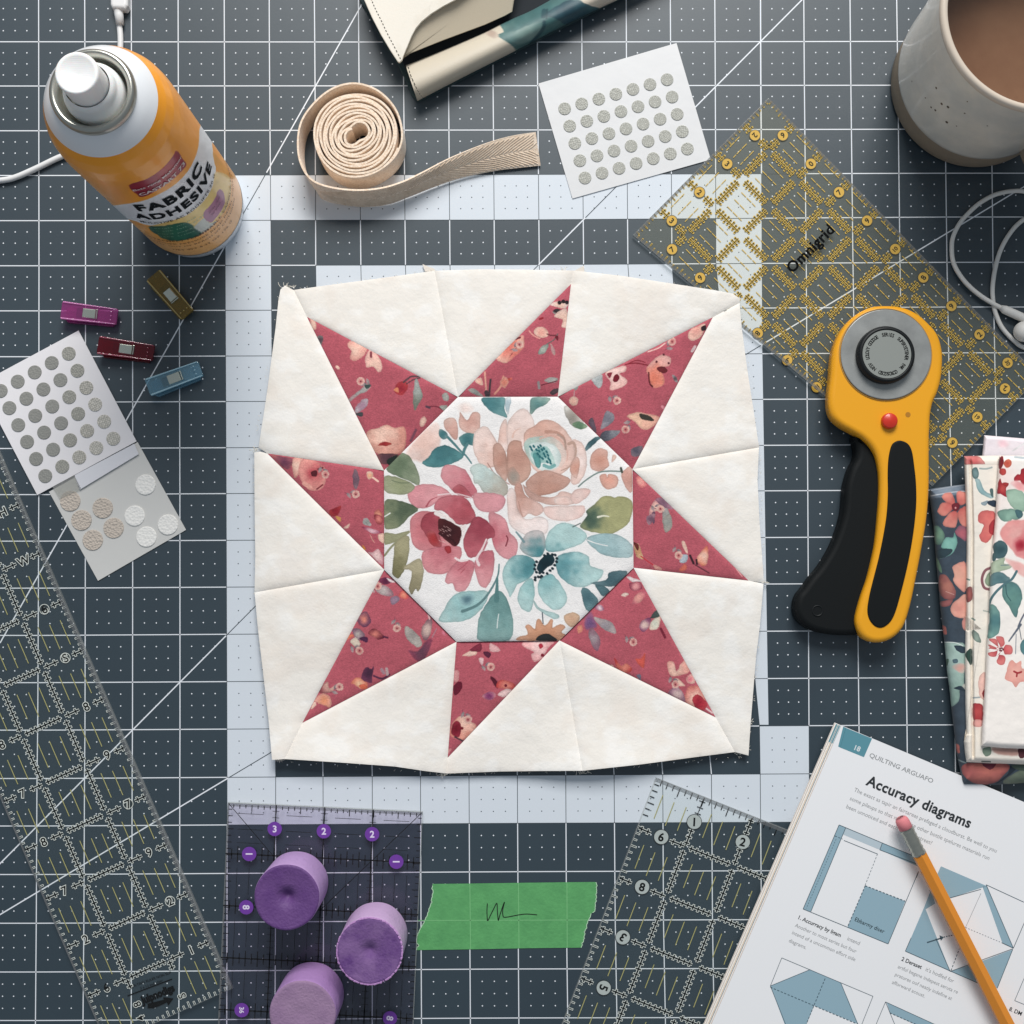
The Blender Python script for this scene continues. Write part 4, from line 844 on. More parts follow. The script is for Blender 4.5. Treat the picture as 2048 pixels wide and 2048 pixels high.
# ================================================================== pouch
M_pc = mat("cream_leather", (240, 234, 222), .55, spec=.35, bump=[('noise', 1500, .00008)], mottle=(30, (214, 204, 186), .45, .75))
M_pd = mat("dark_lining", (14, 24, 32), .8); M_pt = mat("teal_edge", (44, 66, 70), .7)
C = crop(700, 0, .31056)
pu = thing("pouch", "cream and teal floral pouch with open flap lying at the top edge", "pouch", P(900, 60, 0))
pl = C([(40, -700), (62, 0), (130, 110), (210, 265), (300, 400), (350, 500), (395, 605), (432, 652), (470, 640), (1800, -40), (1500, -700)])
V, F = prism(P(*np.array(pl).T, .0015), .0002, .0022, .0006, 2); obj("back_panel", V, F, M_pt, pu)
pl = C([(360, 440), (600, 330), (900, 210), (1280, 30), (1420, -700), (600, -700), (300, 200), (330, 380)])
V, F = prism(P(*np.array(pl).T, .0035), .0022, .0036); obj("lining", V, F, M_pd, pu)
# rolled front edge: half tube between two rails
A0, A1 = np.array(C([(358, 415), (372, 560), (432, 650)]), float), None
railu = np.array(C([(358, 420), (600, 322), (850, 215), (1000, 140), (1150, 75), (1280, 5), (1500, -120), (1800, -290)]), float)
raill = np.array(C([(434, 650), (700, 512), (1050, 335), (1300, 205), (1480, 115), (1610, 52), (1850, -60), (2150, -220)]), float)
nu, nv = 260, 60
U = catmull(railu, 40, False); Lw = catmull(raill, 40, False)
iu = np.linspace(0, len(U)-1, nu).astype(int); U = U[iu]; Lw = Lw[iu]; v = np.linspace(0, 1, nv)
zt = .0125*np.sqrt(np.clip(1-(1.0-v*1.9)**2, 0, 1))*(v < .53)+.0125*np.sqrt(np.clip(1-((v-.526)/.476)**2, 0, 1))*(v >= .53)+.0024
px = U[:, None, 0]*(1-v)+Lw[:, None, 0]*v; py = U[:, None, 1]*(1-v)+Lw[:, None, 1]*v
endz = np.ones(nu)
zg = zt[None, :]*np.ones((nu, 1)); Vg = P(px, py, zg).reshape(-1, 3)
i, j = np.meshgrid(np.arange(nu-1), np.arange(nv-1), indexing='ij'); Fg = np.stack([i*nv+j, i*nv+j+1, (i+1)*nv+j+1, (i+1)*nv+j], -1).reshape(-1, 4)
c = Canvas(np.stack([px.ravel(), py.ravel()], 1), (206, 196, 178)); c.T = (700, 0, .31056); S = c.shape  # cream base darkened to put the roll's shade into the colour
S([(968,165),(1000,135),(1150,70),(1290,-20),(1420,-20),(1500,10),(1610,52),(1560,110),(1380,190),(1200,270),(1080,325),(1040,290),(960,240),(935,230),(990,205)], (66,104,104), (92,122,120), edge=.06, soft=1.5)
S([(980,215),(1060,200),(1180,150),(1250,140),(1230,200),(1150,270),(1060,280)], (122,148,142), (92,124,122), edge=.05, soft=3)
S([(1240,100),(1330,40),(1420,0),(1560,30),(1600,60),(1500,120),(1400,160),(1340,130),(1290,110)], (38,70,82), (66,100,106), soft=3)
c.stroke([(1165,280),(1210,230),(1245,180),(1250,140)], 22, (34,66,74), .8); c.stroke([(1245,105),(1250,70)], 30, (34,66,74), .7); c.stroke([(1265,120),(1270,60)], 10, (30,60,68), .8)
S([(1480,-10),(1610,50),(1740,0),(1700,-60)], (214,202,184), None, edge=0); S([(860,210),(920,195),(960,230),(930,245)], (180,160,146), (205,192,176), edge=.02, soft=4)
M_pf = mat("printed_leather", (214, 204, 186), .5, spec=.4, vcol=True, bump=[('noise', 1500, .00008)])
obj("front_fold", Vg, Fg, M_pf, pu, cols=np.clip(c.c, 0, 255), smooth=True)
# flap sheets (thick leather)
def sheet(name, poly, zf, thick, m, parent, step=5, sm=True):
    V2, F2 = patch_pts(poly, step); z = zf(V2); Vt = P(V2[:, 0], V2[:, 1], z)
    o = obj(name, Vt, F2, m, parent, smooth=sm); md = o.modifiers.new("thickness", 'SOLIDIFY'); md.thickness = thick; md.offset = -1; return o
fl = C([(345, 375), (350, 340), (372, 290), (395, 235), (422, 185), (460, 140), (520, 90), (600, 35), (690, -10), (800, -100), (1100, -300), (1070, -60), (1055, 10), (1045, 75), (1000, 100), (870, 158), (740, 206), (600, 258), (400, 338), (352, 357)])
sheet("inner_flap", fl, lambda v: .0160-.0105*np.clip(((v[:, 1]-(124-.62*(v[:, 0]-800)))+60)/150, 0, 1), .0012, mat("shaded_flap_tan", (196, 184, 162), .6, bump=[('noise', 1500, .00008)]), pu)  # tan colour paints in the shade the inner flap lies in
fl = C([(90, -5), (140, 110), (200, 225), (260, 325), (308, 398), (318, 402), (335, 385), (338, 372), (350, 340), (372, 288), (395, 232), (422, 182), (460, 137), (520, 88), (600, 38), (690, -10), (900, -160), (700, -500), (100, -500), (60, -100)])
def flz(v):
    d = (v[:, 0]-780)*.0+np.clip((300-v[:, 1])/300, 0, 1); return .0150+.004*np.clip((v[:, 0]-740)/120, 0, 1)*d
sheet("outer_flap", fl, flz, .0014, M_pc, pu)
f = Flat(); 
stitch = C([(132, -20), (160, 50), (200, 130), (240, 215), (285, 300), (328, 385)])
sp = catmull(stitch, 12, False); 
for i in range(0, len(sp)-2, 3): f.strip(sp[i], sp[i+1]+.6*(sp[i+2]-sp[i+1]), 1.8, .0197 if False else float(flz(np.array([sp[i]]))[0]+.0001), 0)
sp = catmull(C([(372, 350), (385, 300), (410, 230), (440, 185), (480, 140), (540, 95), (630, 40), (710, -10)]), 10, False)
f.path(sp, 1.3, .0109, 0)
sp = catmull(C([(372, 415), (385, 470), (415, 540), (445, 600), (468, 628)]), 8, False)
for i in range(0, len(sp)-2, 3): f.strip(sp[i], sp[i+2], 1.8, .0152, 0)
f.build("stitching", [mat("stitch_thread", (70, 66, 58), .8)], pu)
# ================================================================== sticker sheets
M_card = mat("glossy_card", (222, 222, 223), .35, spec=.5, bump=[('noise', 60, .0002)]); M_card2 = mat("grey_backing_card", (214, 213, 210), .4, bump=[('noise', 40, .0003)])
def flat_sheet(name, corners, z0, t, m, parent): 
    return obj(name, *prism(P(*np.array(corners).T, z0+t), z0, z0+t), m, parent)
def disc_mesh(name, r, h, m):
    V, F = prism(np.array([(r*math.cos(a), r*math.sin(a)) for a in np.arange(28)/28*2*math.pi]), 0, h, h*.6, 2)
    me = bpy.data.meshes.new(name); me.from_pydata([tuple(v) for v in V], [], F); me.materials.append(m); me.update(); return me
def dup_disc(name, me, x, y, z, parent, i):
    o = bpy.data.objects.new(name, me); scene.collection.objects.link(o); o.parent = parent; o.location = tuple(P(x, y, z)-ROOT[parent]); o.rotation_euler = (0, 0, i*.7)
    ROOT[o] = P(x, y, z); return o
mm = 1/3708.0
def hexmat(name, c1, c2, sc=1000):
    m = mat(name, c1, .75, bump=[('voronoi', sc, .0002)]); nt = m.node_tree; N = nt.nodes; K = nt.links
    v = N.new("ShaderNodeTexVoronoi"); v.inputs["Scale"].default_value = sc; v.inputs["Randomness"].default_value = .35; tc = [n for n in N if n.type == 'TEX_COORD'][0]; K.new(tc.outputs["Object"], v.inputs["Vector"])
    r = N.new("ShaderNodeMapRange"); r.inputs[1].default_value = .25; r.inputs[2].default_value = .6; K.new(v.outputs["Distance"], r.inputs[0])
    mx = N.new("ShaderNodeMix"); mx.data_type = 'RGBA'; mx.inputs["A"].default_value = L4(c1); mx.inputs["B"].default_value = L4(c2); K.new(r.outputs[0], mx.inputs["Factor"]); K.new(mx.outputs["Result"], N["Principled BSDF"].inputs["Base Color"]); return m
sa_ = thing("sticker_sheet", "white card with five rows of small round grey stickers, near the top of the mat", "sticker sheet", P(1250, 240, 0))
flat_sheet("card", [(1077, 167), (1353, 86), (1421.5, 319), (1145, 397)], .0002, .0004, M_card, sa_)
dm = disc_mesh("sticker", 13.0*mm, .0004, hexmat("sticker_grey", (196, 196, 188), (160, 160, 152)))
for j in range(5):
    for i in range(7): dup_disc("sticker", dm, 1000+.36232*(357+i*94.2+j*28), .36232*(600-i*26.7+j*95.5), .0006, sa_, i+j)
sb = thing("sticker_sheet", "lilac white card of small grey stickers overlapping a grey sheet, at the left edge", "sticker sheet", P(120, 820, 0))
flat_sheet("card", [(-42, 768), (157, 661), (273, 882.6), (74.5, 990)], .0009, .0004, mat("lilac_card", (236, 233, 236), .4, bump=[('noise', 60, .0002)]), sb)
greys = [((146, 146, 141), (138, 138, 134)), ((152, 152, 147), (142, 142, 138)), ((172, 170, 162), (142, 142, 136)), ((200, 196, 188), (156, 154, 146)), ((214, 210, 202), (168, 166, 158))]
dms = [disc_mesh("sticker", 14.0*mm, .0004, hexmat("sticker_tone", *g, 900)) for g in greys]
for j in range(6):
    for i in range(5):
        x, y = [(443,345),(499,455),(556,565),(613,673),(671,783),(730,893)][j]; x -= i*109.5; y += i*60
        tone = int(np.clip(round(1.2+j*.65-i*.9+(.6 if i == 0 else 0)), 0, 4)); dup_disc("sticker", dms[tone], x*.31056, 600+y*.31056, .0013, sb, i+j)
sc_ = thing("sticker_sheet", "pale grey card with nine larger round fabric stickers, half under the left sheet", "sticker sheet", P(240, 1030, 0))
flat_sheet("card", [(98, 983.6), (275, 884), (372, 1059.7), (196, 1161.6)], .0002, .0004, M_card2, sc_)
dw = disc_mesh("fabric_sticker", 20.5*mm, .0006, mat("sticker_white", (244, 242, 238), .9, bump=[('voronoi', 700, .0003)])); db = disc_mesh("fabric_sticker", 20.5*mm, .0006, mat("sticker_beige", (206, 194, 182), .9, bump=[('voronoi', 800, .0006)]))
for k, (x, y) in enumerate([(453,1295),(662,1340),(525,1418),(732,1468),(598,1546),(938,1190),(868,1390),(1082,1447),(944,1525)]):
    dup_disc("fabric_sticker", db if k < 5 else dw, x*.31056, 600+y*.31056, .0006, sc_, k)
C6 = crop(0, 600, .31056)
flat_sheet("white_strip", C6([(480,1128),(865,925),(893,992),(512,1222)]), .0013, .0003, mat("strip_paper", (224, 224, 230), .5), sc_)
flat_sheet("clear_tape", C6([(338,1205),(478,1128),(522,1215),(385,1282)]), .0014, .0002, plate_mat("clear_tape", (232, 232, 228), .3, (214, 214, 212)), sc_)
# ================================================================== sewing clips
M_spring = mat("clip_steel", (205, 208, 196), .22, metal=.85); M_springd = mat("clip_steel_dark", (60, 60, 62), .3, metal=.8)
def clip_plastic(name, col, al=.36):
    m = mat(name, col, .10, spec=.8, coat=1, bump=[('noise', 500, .0003)]); nt = m.node_tree; N = nt.nodes; K = nt.links
    p_ = N["Principled BSDF"]; t = N.new("ShaderNodeBsdfTransparent"); cc = [min(255, int(120+v*.55)) for v in col]; t.inputs[0].default_value = L4(cc)
    mx = N.new("ShaderNodeMixShader"); mx.inputs[0].default_value = al; K.new(t.outputs[0], mx.inputs[1]); K.new(p_.outputs[0], mx.inputs[2]); K.new(mx.outputs[0], N["Material Output"].inputs[0]); return m
def sewing_clip(px, py, ang, label, col, L=.0300, W=.0100, flip=1):
    c0 = P(px, py, .004)[:2]; a = math.radians(-ang); e = np.array([math.cos(a), math.sin(a)]); n = np.array([-e[1], e[0]])
    t = thing("sewing_clip", label, "sewing clip", (*c0, 0), "sewing clips beside the left sticker sheets")
    mp = clip_plastic("clip_plastic", col); mp2 = clip_plastic("clip_plastic_highlight", [min(255, int(v*.8+95)) for v in col], .62)  # second plastic is lightened to paint edge highlights onto the ridges
    def Q(x, y): return c0+e*x*L+n*y*W
    low = [Q(*p_) for p_ in ((-.40,-.46),(.42,-.40),(.44,.40),(-.40,.46),(-.46,.30),(-.46,-.30))]
    sh = np.array([0.0, 0.0])+n*(-.0012*flip)
    obj("lower_jaw", *prism(np.array(low)+sh, .0003, .0022, .0004, 2), mp, t)
    # upper jaw: frame round the spring window, tilted up toward the handle end
    def up(name, poly, z0, z1, m, b=.0003):
        V, F = prism(np.array([Q(*p_) for p_ in poly]), z0, z1, b, 2)
        s = (V[:, :2]-c0)@e/L; V[:, 2] += .0018*np.clip(-s+.5, 0, 1); return obj(name, V, F, m, t)
    up("upper_jaw", [(-.5,-.42),(-.47,-.5),(.49,-.44),(.5,-.36),(.5,.36),(.49,.44),(-.47,.5),(-.5,.42)], .0034, .0046, mp)
    for yy in (-1, 1):
        up("jaw_ridge", [(-.48, yy*.40),(-.48, yy*.49),(.48, yy*.43),(.48, yy*.37)] if yy > 0 else [(-.48,-.49),(-.48,-.40),(.48,-.37),(.48,-.43)], .0045, .0052, mp2)
    up("spring_lip", [(.135,-.26),(.155,-.26),(.155,.26),(.135,.26)], .0045, .0056, M_spring)
    V, F = prism(np.array([Q(*p_) for p_ in ((-.24,-.26),(-.11,-.26),(-.11,.26),(-.24,.26))]), .003, .0056, .0012, 4); obj("spring_bend", V, F, M_springd, t)
    V, F = prism(np.array([Q(*p_) for p_ in ((-.12,-.26),(.12,-.26),(.12,.26),(-.12,.26))]), .003, .0060, .0006, 3); obj("spring", V, F, M_spring, t)
    for k in range(3):
        q_ = Q(.40, -.22+.22*k); o_ = lathe([(.0004, .0058), (.0003, .0061), (0, .0062)], q_[0], q_[1], 8); obj("jaw_bump", *o_, mp2, t)
sewing_clip(180, 628, 6.5, "magenta see-through sewing clip, topmost of the clips at the left", (186, 84, 158))
sewing_clip(253, 699, 8, "dark red sewing clip between the magenta clip and the pale blue clip", (136, 8, 36))
sewing_clip(349.5, 757, -21, "pale blue see-through sewing clip, lying furthest right and lowest of the clips", (142, 186, 206))
sewing_clip(342, 591, 49, "yellow-gold see-through sewing clip lying below the spray can", (168, 140, 52), L=.0285, W=.0098)
# ================================================================== rulers
def ruler_plate(t, corners, z0, z1, pm, em, name="acrylic_plate"):
    q = P(*np.array(corners).T, z1); V, F = prism(q, z0, z1, .0004, 2)
    n = len(F); o = obj(name, V, F, [pm, em, M_through], t, midx=[1 if i < n-2 else (2 if i == n-2 else 0) for i in range(n)])
    return o
M_through = mat("acrylic_underside", (255,255,255), 1.0); M_through.node_tree.nodes["Principled BSDF"].inputs["Alpha"].default_value = 0.0
M_edge = plate_mat("acrylic_edge", (225, 228, 226), .36, (200, 202, 198)); 
M_clear = plate_mat("clear_acrylic", (247, 250, 248), .005, (200, 205, 200)); M_yel = plate_mat("yellowish_acrylic", (250, 249, 241), .065, (200, 198, 160)); M_pur = plate_mat("purple_grey_acrylic", (226, 219, 232), .022, (150, 135, 170))
M_rw = mat("ruler_white_ink", (228, 230, 224), .6); M_rb = mat("ruler_black_ink", (8, 9, 11), .8, spec=.1); M_rf = mat("ruler_dark_fill", (44, 54, 58), .6); M_ry = mat("ruler_pale_yellow_ink", (178, 172, 112), .6); M_rY = mat("ruler_yellow_ink", (222, 184, 72), .6)
ZR = .0004
def cross_line(f, a, b, n, w, tl, outline=True, wy=0, gap=.07):
    """ruled line with cross ticks from a to b, n ticks"""
    a = np.array(a, float); b = np.array(b, float); d = b-a; L = np.hypot(*d); u = d/L; v = np.array([-u[1], u[0]])
    a2 = a+d*gap; b2 = b-d*gap
    ticks = [a2+(b2-a2)*(i+.5)/n for i in range(n)]
    if outline:
        f.strip(a2, b2, w, ZR, wy)
        for t in ticks: f.strip(t-v*tl/2, t+v*tl/2, w*.92, ZR+.00002, wy)
        f.strip(a2+u*1.0, b2-u*1.0, w-2.3, ZR+.00004, 2)
        for t in ticks: f.strip(t-v*(tl/2-1.1), t+v*(tl/2-1.1), w*.92-2.2, ZR+.00004, 2)
        for t in ticks: f.strip(t-v*(tl/2-2), t+v*(tl/2-2), 1.1, ZR+.00006, 1)
    else:
        for t in ticks: f.strip(t-v*tl/2, t+v*tl/2, 1.5, ZR+.00004, 1)
    f.strip(a2, b2, 1.2, ZR+.00006, 1)
def edge_ticks(f, a, b, inward, n, l1, l2, style, w=4.2):
    a = np.array(a, float); b = np.array(b, float); inw = np.array(inward, float); inw /= np.hypot(*inw)
    for i in range(1, n):
        p = a+(b-a)*i/n; l = l2 if i % 4 == 0 else (l1*1.15 if i % 2 == 0 else l1)
        if style == 0: f.strip(p, p+inw*l, w, ZR, 0); f.strip(p, p+inw*(l-1), w-2.2, ZR+.00003, 2)
        else: f.strip(p, p+inw*l, 1.8, ZR, 1)
# ---- long clear ruler
r1 = thing("quilting_ruler", "long clear acrylic ruler with white-edged black ticks, lying slanted at the lower left", "ruler", P(200, 1600, 0))
J0 = np.array([169.5, 1762.8]); U = np.array([41.9, 97.3]); Vv = np.array([84.1, -37.8]); R1 = lambda u, v: J0+U*u+Vv*v
ruler_plate(r1, [R1(-9.6, -.97), R1(2.99, -.97), R1(2.99, 2.02), R1(-9.6, 1.97)], .0007, .0032, M_clear, M_edge)
f = Flat()
for u in range(-9, 3):
    cross_line(f, R1(u, -.95), R1(u, -.62), 2, 5.6, 13, gap=.03); cross_line(f, R1(u, -.33), R1(u, 0), 2, 5.6, 13, gap=.05); cross_line(f, R1(u, 0), R1(u, 1), 8, 5.6, 13); cross_line(f, R1(u, 1), R1(u, 1.38), 2, 5.6, 13, gap=.05); cross_line(f, R1(u, 1.68), R1(u, 1.97), 2, 5.6, 13, gap=.03)
    if u < 2:
        for v in (0, 1): cross_line(f, R1(u, v), R1(u+1, v), 8, 5.6, 14)
cross_line(f, R1(2, 0), R1(2.22, 0), 2, 5.6, 13); cross_line(f, R1(2, 1), R1(2.22, 1), 2, 5.6, 13)
edge_ticks(f, R1(-9, 1.97), R1(2.99, 2.0), -Vv, 96, 8, 11, 0); edge_ticks(f, R1(-9, -.95), R1(2.99, -.95), Vv, 96, 8, 11, 0); edge_ticks(f, R1(2.98, -.95), R1(2.98, 2.0), -U, 24, 8, 12, 0)
f.build("tick_mark", [M_rw, M_rb, M_rf], r1)
f = Flat()
for u in range(-10, 3):
    for v in (-1, 0, 1):
        if (u, v) == (2, 0): continue
        for k in (.25, .5, .75):
            vv = v+k; 
            if u == 2 and v >= 1: a_, b_ = R1(2.25-.05*k, vv), R1(2.8, vv)
            else: a_, b_ = R1(u+.26+.05*(k > .4), vv), R1(u+.76+.05*(k > .4), vv)
            f.strip(a_, b_, 1.7, ZR+.00002, 0)
f.build("short_yellow_line", [M_ry], r1)
f = Flat(); rt = ["1", "2", "6", "7", "6", "8", "S", "9", "W", "H", "4", "5"]; lt = ["9", "2", "7", "8", "7", "8", "5", "6", "9", "3", "2", "4"]
for k, u in enumerate(range(2, -10, -1)):
    for v, s_ in ((1.53, rt[k]), (-.48, lt[k])):
        c_ = R1(u, v); f.text(s_, c_, 17, -24+(180 if s_ in "96" else 0), ZR+.00006, 0, .075); f.text(s_, c_, 17, -24+(180 if s_ in "96" else 0), ZR+.0001, 1, .015)
        if s_ in "2S97" and v > 0: f.disc(c_, 10.5, ZR+.00002, 0); f.disc(c_, 9.2, ZR+.00004, 2)
for s_, x, y in (("8", 1060, 1780), ("S", 1405, 1715), ("4", 1088, 1888)): c_ = (x*.2588, 1548+y*.2588); f.text(s_, c_, 15, -114, ZR+.00006, 0, .075); f.text(s_, c_, 15, -114, ZR+.0001, 1, .015)
f.build("number", [M_rw, M_rb, M_rf], r1)
f = Flat(); C0 = crop(0, 1548, .25880)
f.text("Julpnodigs", C0([(1215, 1700)])[0], 15, -23, ZR+.00004, 0, .05, sx=.8); f.poly(C0([(1140,1810),(1140,1775),(1265,1745),(1260,1725),(1340,1735),(1300,1790),(1290,1765),(1190,1810)]), ZR+.00004, 0)
f.strip(*C0([(985, 1715), (1330, 1585)]), 2, ZR, 0); f.text("QUILTING RULER NON SLIP", C0([(1160, 1590)])[0], 5, -20, ZR, 0); f.text("3 x 12 inch clear", C0([(1170, 1625)])[0], 5, -20, ZR, 0)
f.build("logo_print", [M_rb], r1)
# ---- clear ruler at the lower right
r4 = thing("quilting_ruler", "clear acrylic ruler with round grey number discs, half under the magazine", "ruler", P(1400, 1800, 0))
J0b = np.array([1370.5, 1693.0]); Ub = np.array([97, 38.5]); Vb = np.array([-38.3, 100.2]); R4 = lambda u, v: J0b+Ub*u+Vb*v
ruler_plate(r4, [R4(-.99, -.99), R4(2.9, -.99), R4(2.9, 5.2), R4(-.99, 5.2)], .0007, .0032, M_clear, M_edge)
f = Flat()
for v in range(0, 6):
    cross_line(f, R4(-.97, v), R4(-.70, v), 2, 5.6, 13, gap=.03); cross_line(f, R4(-.34, v), R4(0, v), 2, 5.6, 13, gap=.05)
    for u in (0, 1, 2): cross_line(f, R4(u, v), R4(min(u+1, 2.85), v), 8, 5.6, 13)
    for u in (0, 1, 2): cross_line(f, R4(u, v), R4(u, min(v+1, 5.15)), 8, 5.6, 14)
for u in (0, 1, 2):
    cross_line(f, R4(u, -.97), R4(u, -.58), 3, 5.6, 13, outline=(u > 0), gap=.04); cross_line(f, R4(u, -.38), R4(u, 0), 3, 5.6, 13, gap=.04)
edge_ticks(f, R4(-.98, -.99), R4(-.98, -.15), Ub, 7, 10, 14, 1); edge_ticks(f, R4(-.98, -.15), R4(-.98, 5.1), Ub, 42, 8, 12, 0); edge_ticks(f, R4(-.99, -.98), R4(2.9, -.98), Vb, 31, 11, 19, 1)
f.build("tick_mark", [M_rw, M_rb, M_rf], r4)
f = Flat()
for v in range(-1, 5):
    for u in (-1, 0, 1, 2):
        for k in (.25, .5, .75):
            if u+k > 2.8: continue
            o_ = .26+.05*(k > .4); f.strip(R4(u+k, v+o_), R4(u+k, v+o_+.47), 1.7, ZR+.00002, 0)
f.build("short_yellow_line", [M_ry], r4)
M_disc = mat("number_disc_grey", (186, 192, 190), .5); M_db = mat("number_disc_rim", (30, 36, 38), .5)
def number_disc(t, c, r, s_, ang, m, mt, rim=True, size=None, bold=.03, dz=0.0):
    f = Flat(); 
    if rim: f.disc(c, r+1.2, .00054+dz, 1, 28)
    f.disc(c, r, .00058+dz, 0, 28); f.text(s_, c, size or r*1.15, ang, .00062+dz, 2, bold); f.build("number_disc", [m, M_db, mt], t)
for s_, x, y, a_ in (("1", 1115, 370, 3), ("2", 1490, 525, 15), ("6", 860, 487, 15), ("8", 712, 873, 15), ("3", 563, 1262, 215), ("5", 415, 1653, 110)): number_disc(r4, (1100+x*.2588, 1548+y*.2588), 14.2, s_, a_, M_disc, M_rb)
# ---- purple printed ruler
r3 = thing("square_ruler", "clear square ruler with purple number discs under the three purple cylinders", "ruler", P(640, 1830, 0))
O3 = np.array([455.6, 1605.0]); U3 = np.array([97.0, 4.65]); D3 = np.array([-4.6, 104.0]); R3 = lambda u, v: O3+U3*u+D3*v
ruler_plate(r3, [R3(0, 0), R3(4.02, 0), R3(4.02, 4.9), R3(0, 4.9)], .0007, .0032, M_pur, M_edge)
M_rbl = mat("ruler_violet_black_ink", (10, 8, 14), .6)
ZR = .0033
f = Flat()
for u in (1, 2, 3):
    f.strip(R3(u, 0), R3(u, 4.9), 2.3, ZR, 0); 
    for v in range(0, 4):
        for k in range(1, 8):
            if v == 0 and k > 5: continue
            f.strip(R3(u-.07, v+k/8), R3(u+.07, v+k/8), 1.1, ZR, 0)
for v in (.98, 1.98, 2.98, 3.98):
    f.strip(R3(0, v), R3(4.02, v), 2.8, ZR, 0)
    for k in range(1, 32): f.strip(R3(k/8, v-(.10 if k % 2 else .15)), R3(k/8, v+(.10 if k % 2 else .15)), 2.0, ZR, 0)
f.strip(R3(0.02, .02), R3(.98, .98), 1.4, ZR, 0); f.strip(R3(4.0, .02), R3(2.0, 1.98), 1.5, ZR, 0)
edge_ticks(f, R3(0, .03), R3(4.02, .03), D3, 32, 7, 13, 1); edge_ticks(f, R3(0.02, 0), R3(.02, 4.9), U3, 39, 8, 12, 1); edge_ticks(f, R3(4.0, 0), R3(4.0, 4.9), -U3, 39, 7, 13, 1)
for u in range(4):
    for v in range(5):
        if v == 0:
            f.strip(R3(u+.22, .2), R3(u+.75, .2), 1.0, ZR, 0); f.strip(R3(u+.22, .5), R3(u+.75, .5), 1.0, ZR, 0); f.strip(R3(u+.22, .76), R3(u+.75, .76), .8, ZR, 0)
        else:
            for k in (.25, .5, .75): f.strip(R3(u+k, v+.24), R3(u+k, v+.76), .9, ZR, 0)
f.build("tick_mark", [M_rbl], r3)
ZR = .0004
M_pdisc = mat("number_disc_purple", (112, 58, 158), .5); M_pw = mat("number_white", (226, 216, 238), .5)
for s_, x, y, a_ in (("3", 577, 424, 0), ("2", 957, 442, 0), ("2", 1330, 465, 0), ("1", 380, 618, 90), ("1", 1517, 678, 90), ("8", 357, 1030, 90), ("36", 322, 1825, 90), ("8", 1468, 1888, 100)): number_disc(r3, (400+x*.2588, 1548+y*.2588), 14.4, s_, a_, M_pdisc, M_pw, rim=False, size=13 if len(s_) == 1 else 9, dz=.003)
# ---- yellow printed ruler
r2 = thing("quilting_ruler", "large see-through ruler with yellow grid lines, partly under the yellow rotary cutter", "ruler", P(1650, 560, 0))
O2 = np.array([1538.0, 299.0]); A2 = np.array([56.2, 56.9]); B2_ = np.array([-55.4, 57.0]); R2 = lambda a, b: O2+A2*a+B2_*b
ruler_plate(r2, [(1537, 195.5), (1266, 470), (1865, 972.5), (2080, 754)], .0007, .0032, M_yel, M_edge)
f = Flat()
def bmax(a): return 3.93-(a+.9)*(3.93-2.97)/9.73
def yline(a0, b0, a1, b1, n, gap=.12):
    p, q_ = R2(a0, b0), R2(a1, b1); d = q_-p; L = np.hypot(*d); u = d/L; v = np.array([-u[1], u[0]]); p2 = p+d*gap; q2 = q_-d*gap
    f.strip(p2, q2, 4.0, ZR, 0)
    for i in range(n):
        t = p2+(q2-p2)*(i+.5)/n; hl = 5.6+1.6*(i % 2); f.strip(t-v*hl, t+v*hl, 4.0, ZR+.00002, 0); f.strip(t-v*(hl-2), t+v*(hl-2), 1.1, ZR+.00008, 1)
        f.disc(t-v*hl, 2.5, ZR+.00002, 0, 8); f.disc(t+v*hl, 2.5, ZR+.00002, 0, 8)
    f.strip(p2, q2, 1.3, ZR+.00008, 1)
for a in range(0, 9):
    if a < 8.5: yline(a, -.88, a, -.62, 2, .05); yline(a, -.36, a, 0, 3, .1)
    for b in range(0, 3): yline(a, b, a, min(b+1, bmax(a)), 8)
    bm_ = bmax(a)
    if bm_ > 3.3: yline(a, 3, a, 3.36, 3, .1)
for b in range(0, 4):
    yline(-.88, b, -.62, b, 2, .05); yline(-.36, b, 0, b, 3, .1)
    for a in range(0, 8):
        if b <= bmax(a+1)+.02: yline(a, b, a+1, b, 8)
    if b < 3: yline(8, b, 8.25, b, 2, .1); yline(8.55, b, 8.8, b, 2, .05)
ed = lambda p, q_, inw, n, l: [f.strip(np.array(p)+(np.array(q_)-np.array(p))*i/n, np.array(p)+(np.array(q_)-np.array(p))*i/n+np.array(inw)*(l*(1.5 if i % 4 == 0 else 1)), 2.6, ZR, 0) or f.strip(np.array(p)+(np.array(q_)-np.array(p))*i/n, np.array(p)+(np.array(q_)-np.array(p))*i/n+np.array(inw)*(l*(1.5 if i % 4 == 0 else 1)-1), 1.0, ZR+.00004, 1) for i in range(1, n)]
ed((1537, 195.5), (1266, 470), (.7, .7), 39, 8); ed((1537, 195.5), (2080, 754), (-.7, .7), 78, 8); ed((1266, 470), (1865, 972.5), (.66, -.75), 78, 8); ed((1865, 972.5), (2080, 754), (-.7, -.7), 31, 8)
f.build("yellow_tick_mark", [M_rY, M_rb], r2)
f = Flat()
for a in range(-1, 9):
    for b in range(-1, 4):
        for k in (.25, .5, .75):
            if a == -1 or (a == 8 and 0 <= b < 2):
                aa_, p, q_ = (a, (a+k, b+.3), (a+k, b+.78)) if a == -1 and b >= 0 else (a, None, None)
                if p is None: continue
                if a == 8: continue
            else:
                p, q_ = (a+.25, b+k), (a+.75, b+k)
            if max(p[1], q_[1]) > bmax(p[0])-.15 or p[1] < -.8 or p[0] < -.8 or q_[0] > 8.75: continue
            f.dash(R2(*p), R2(*q_), 1.5, 13, 2.2, ZR+.00002, 0)
f.build("short_yellow_line", [M_rY], r2)
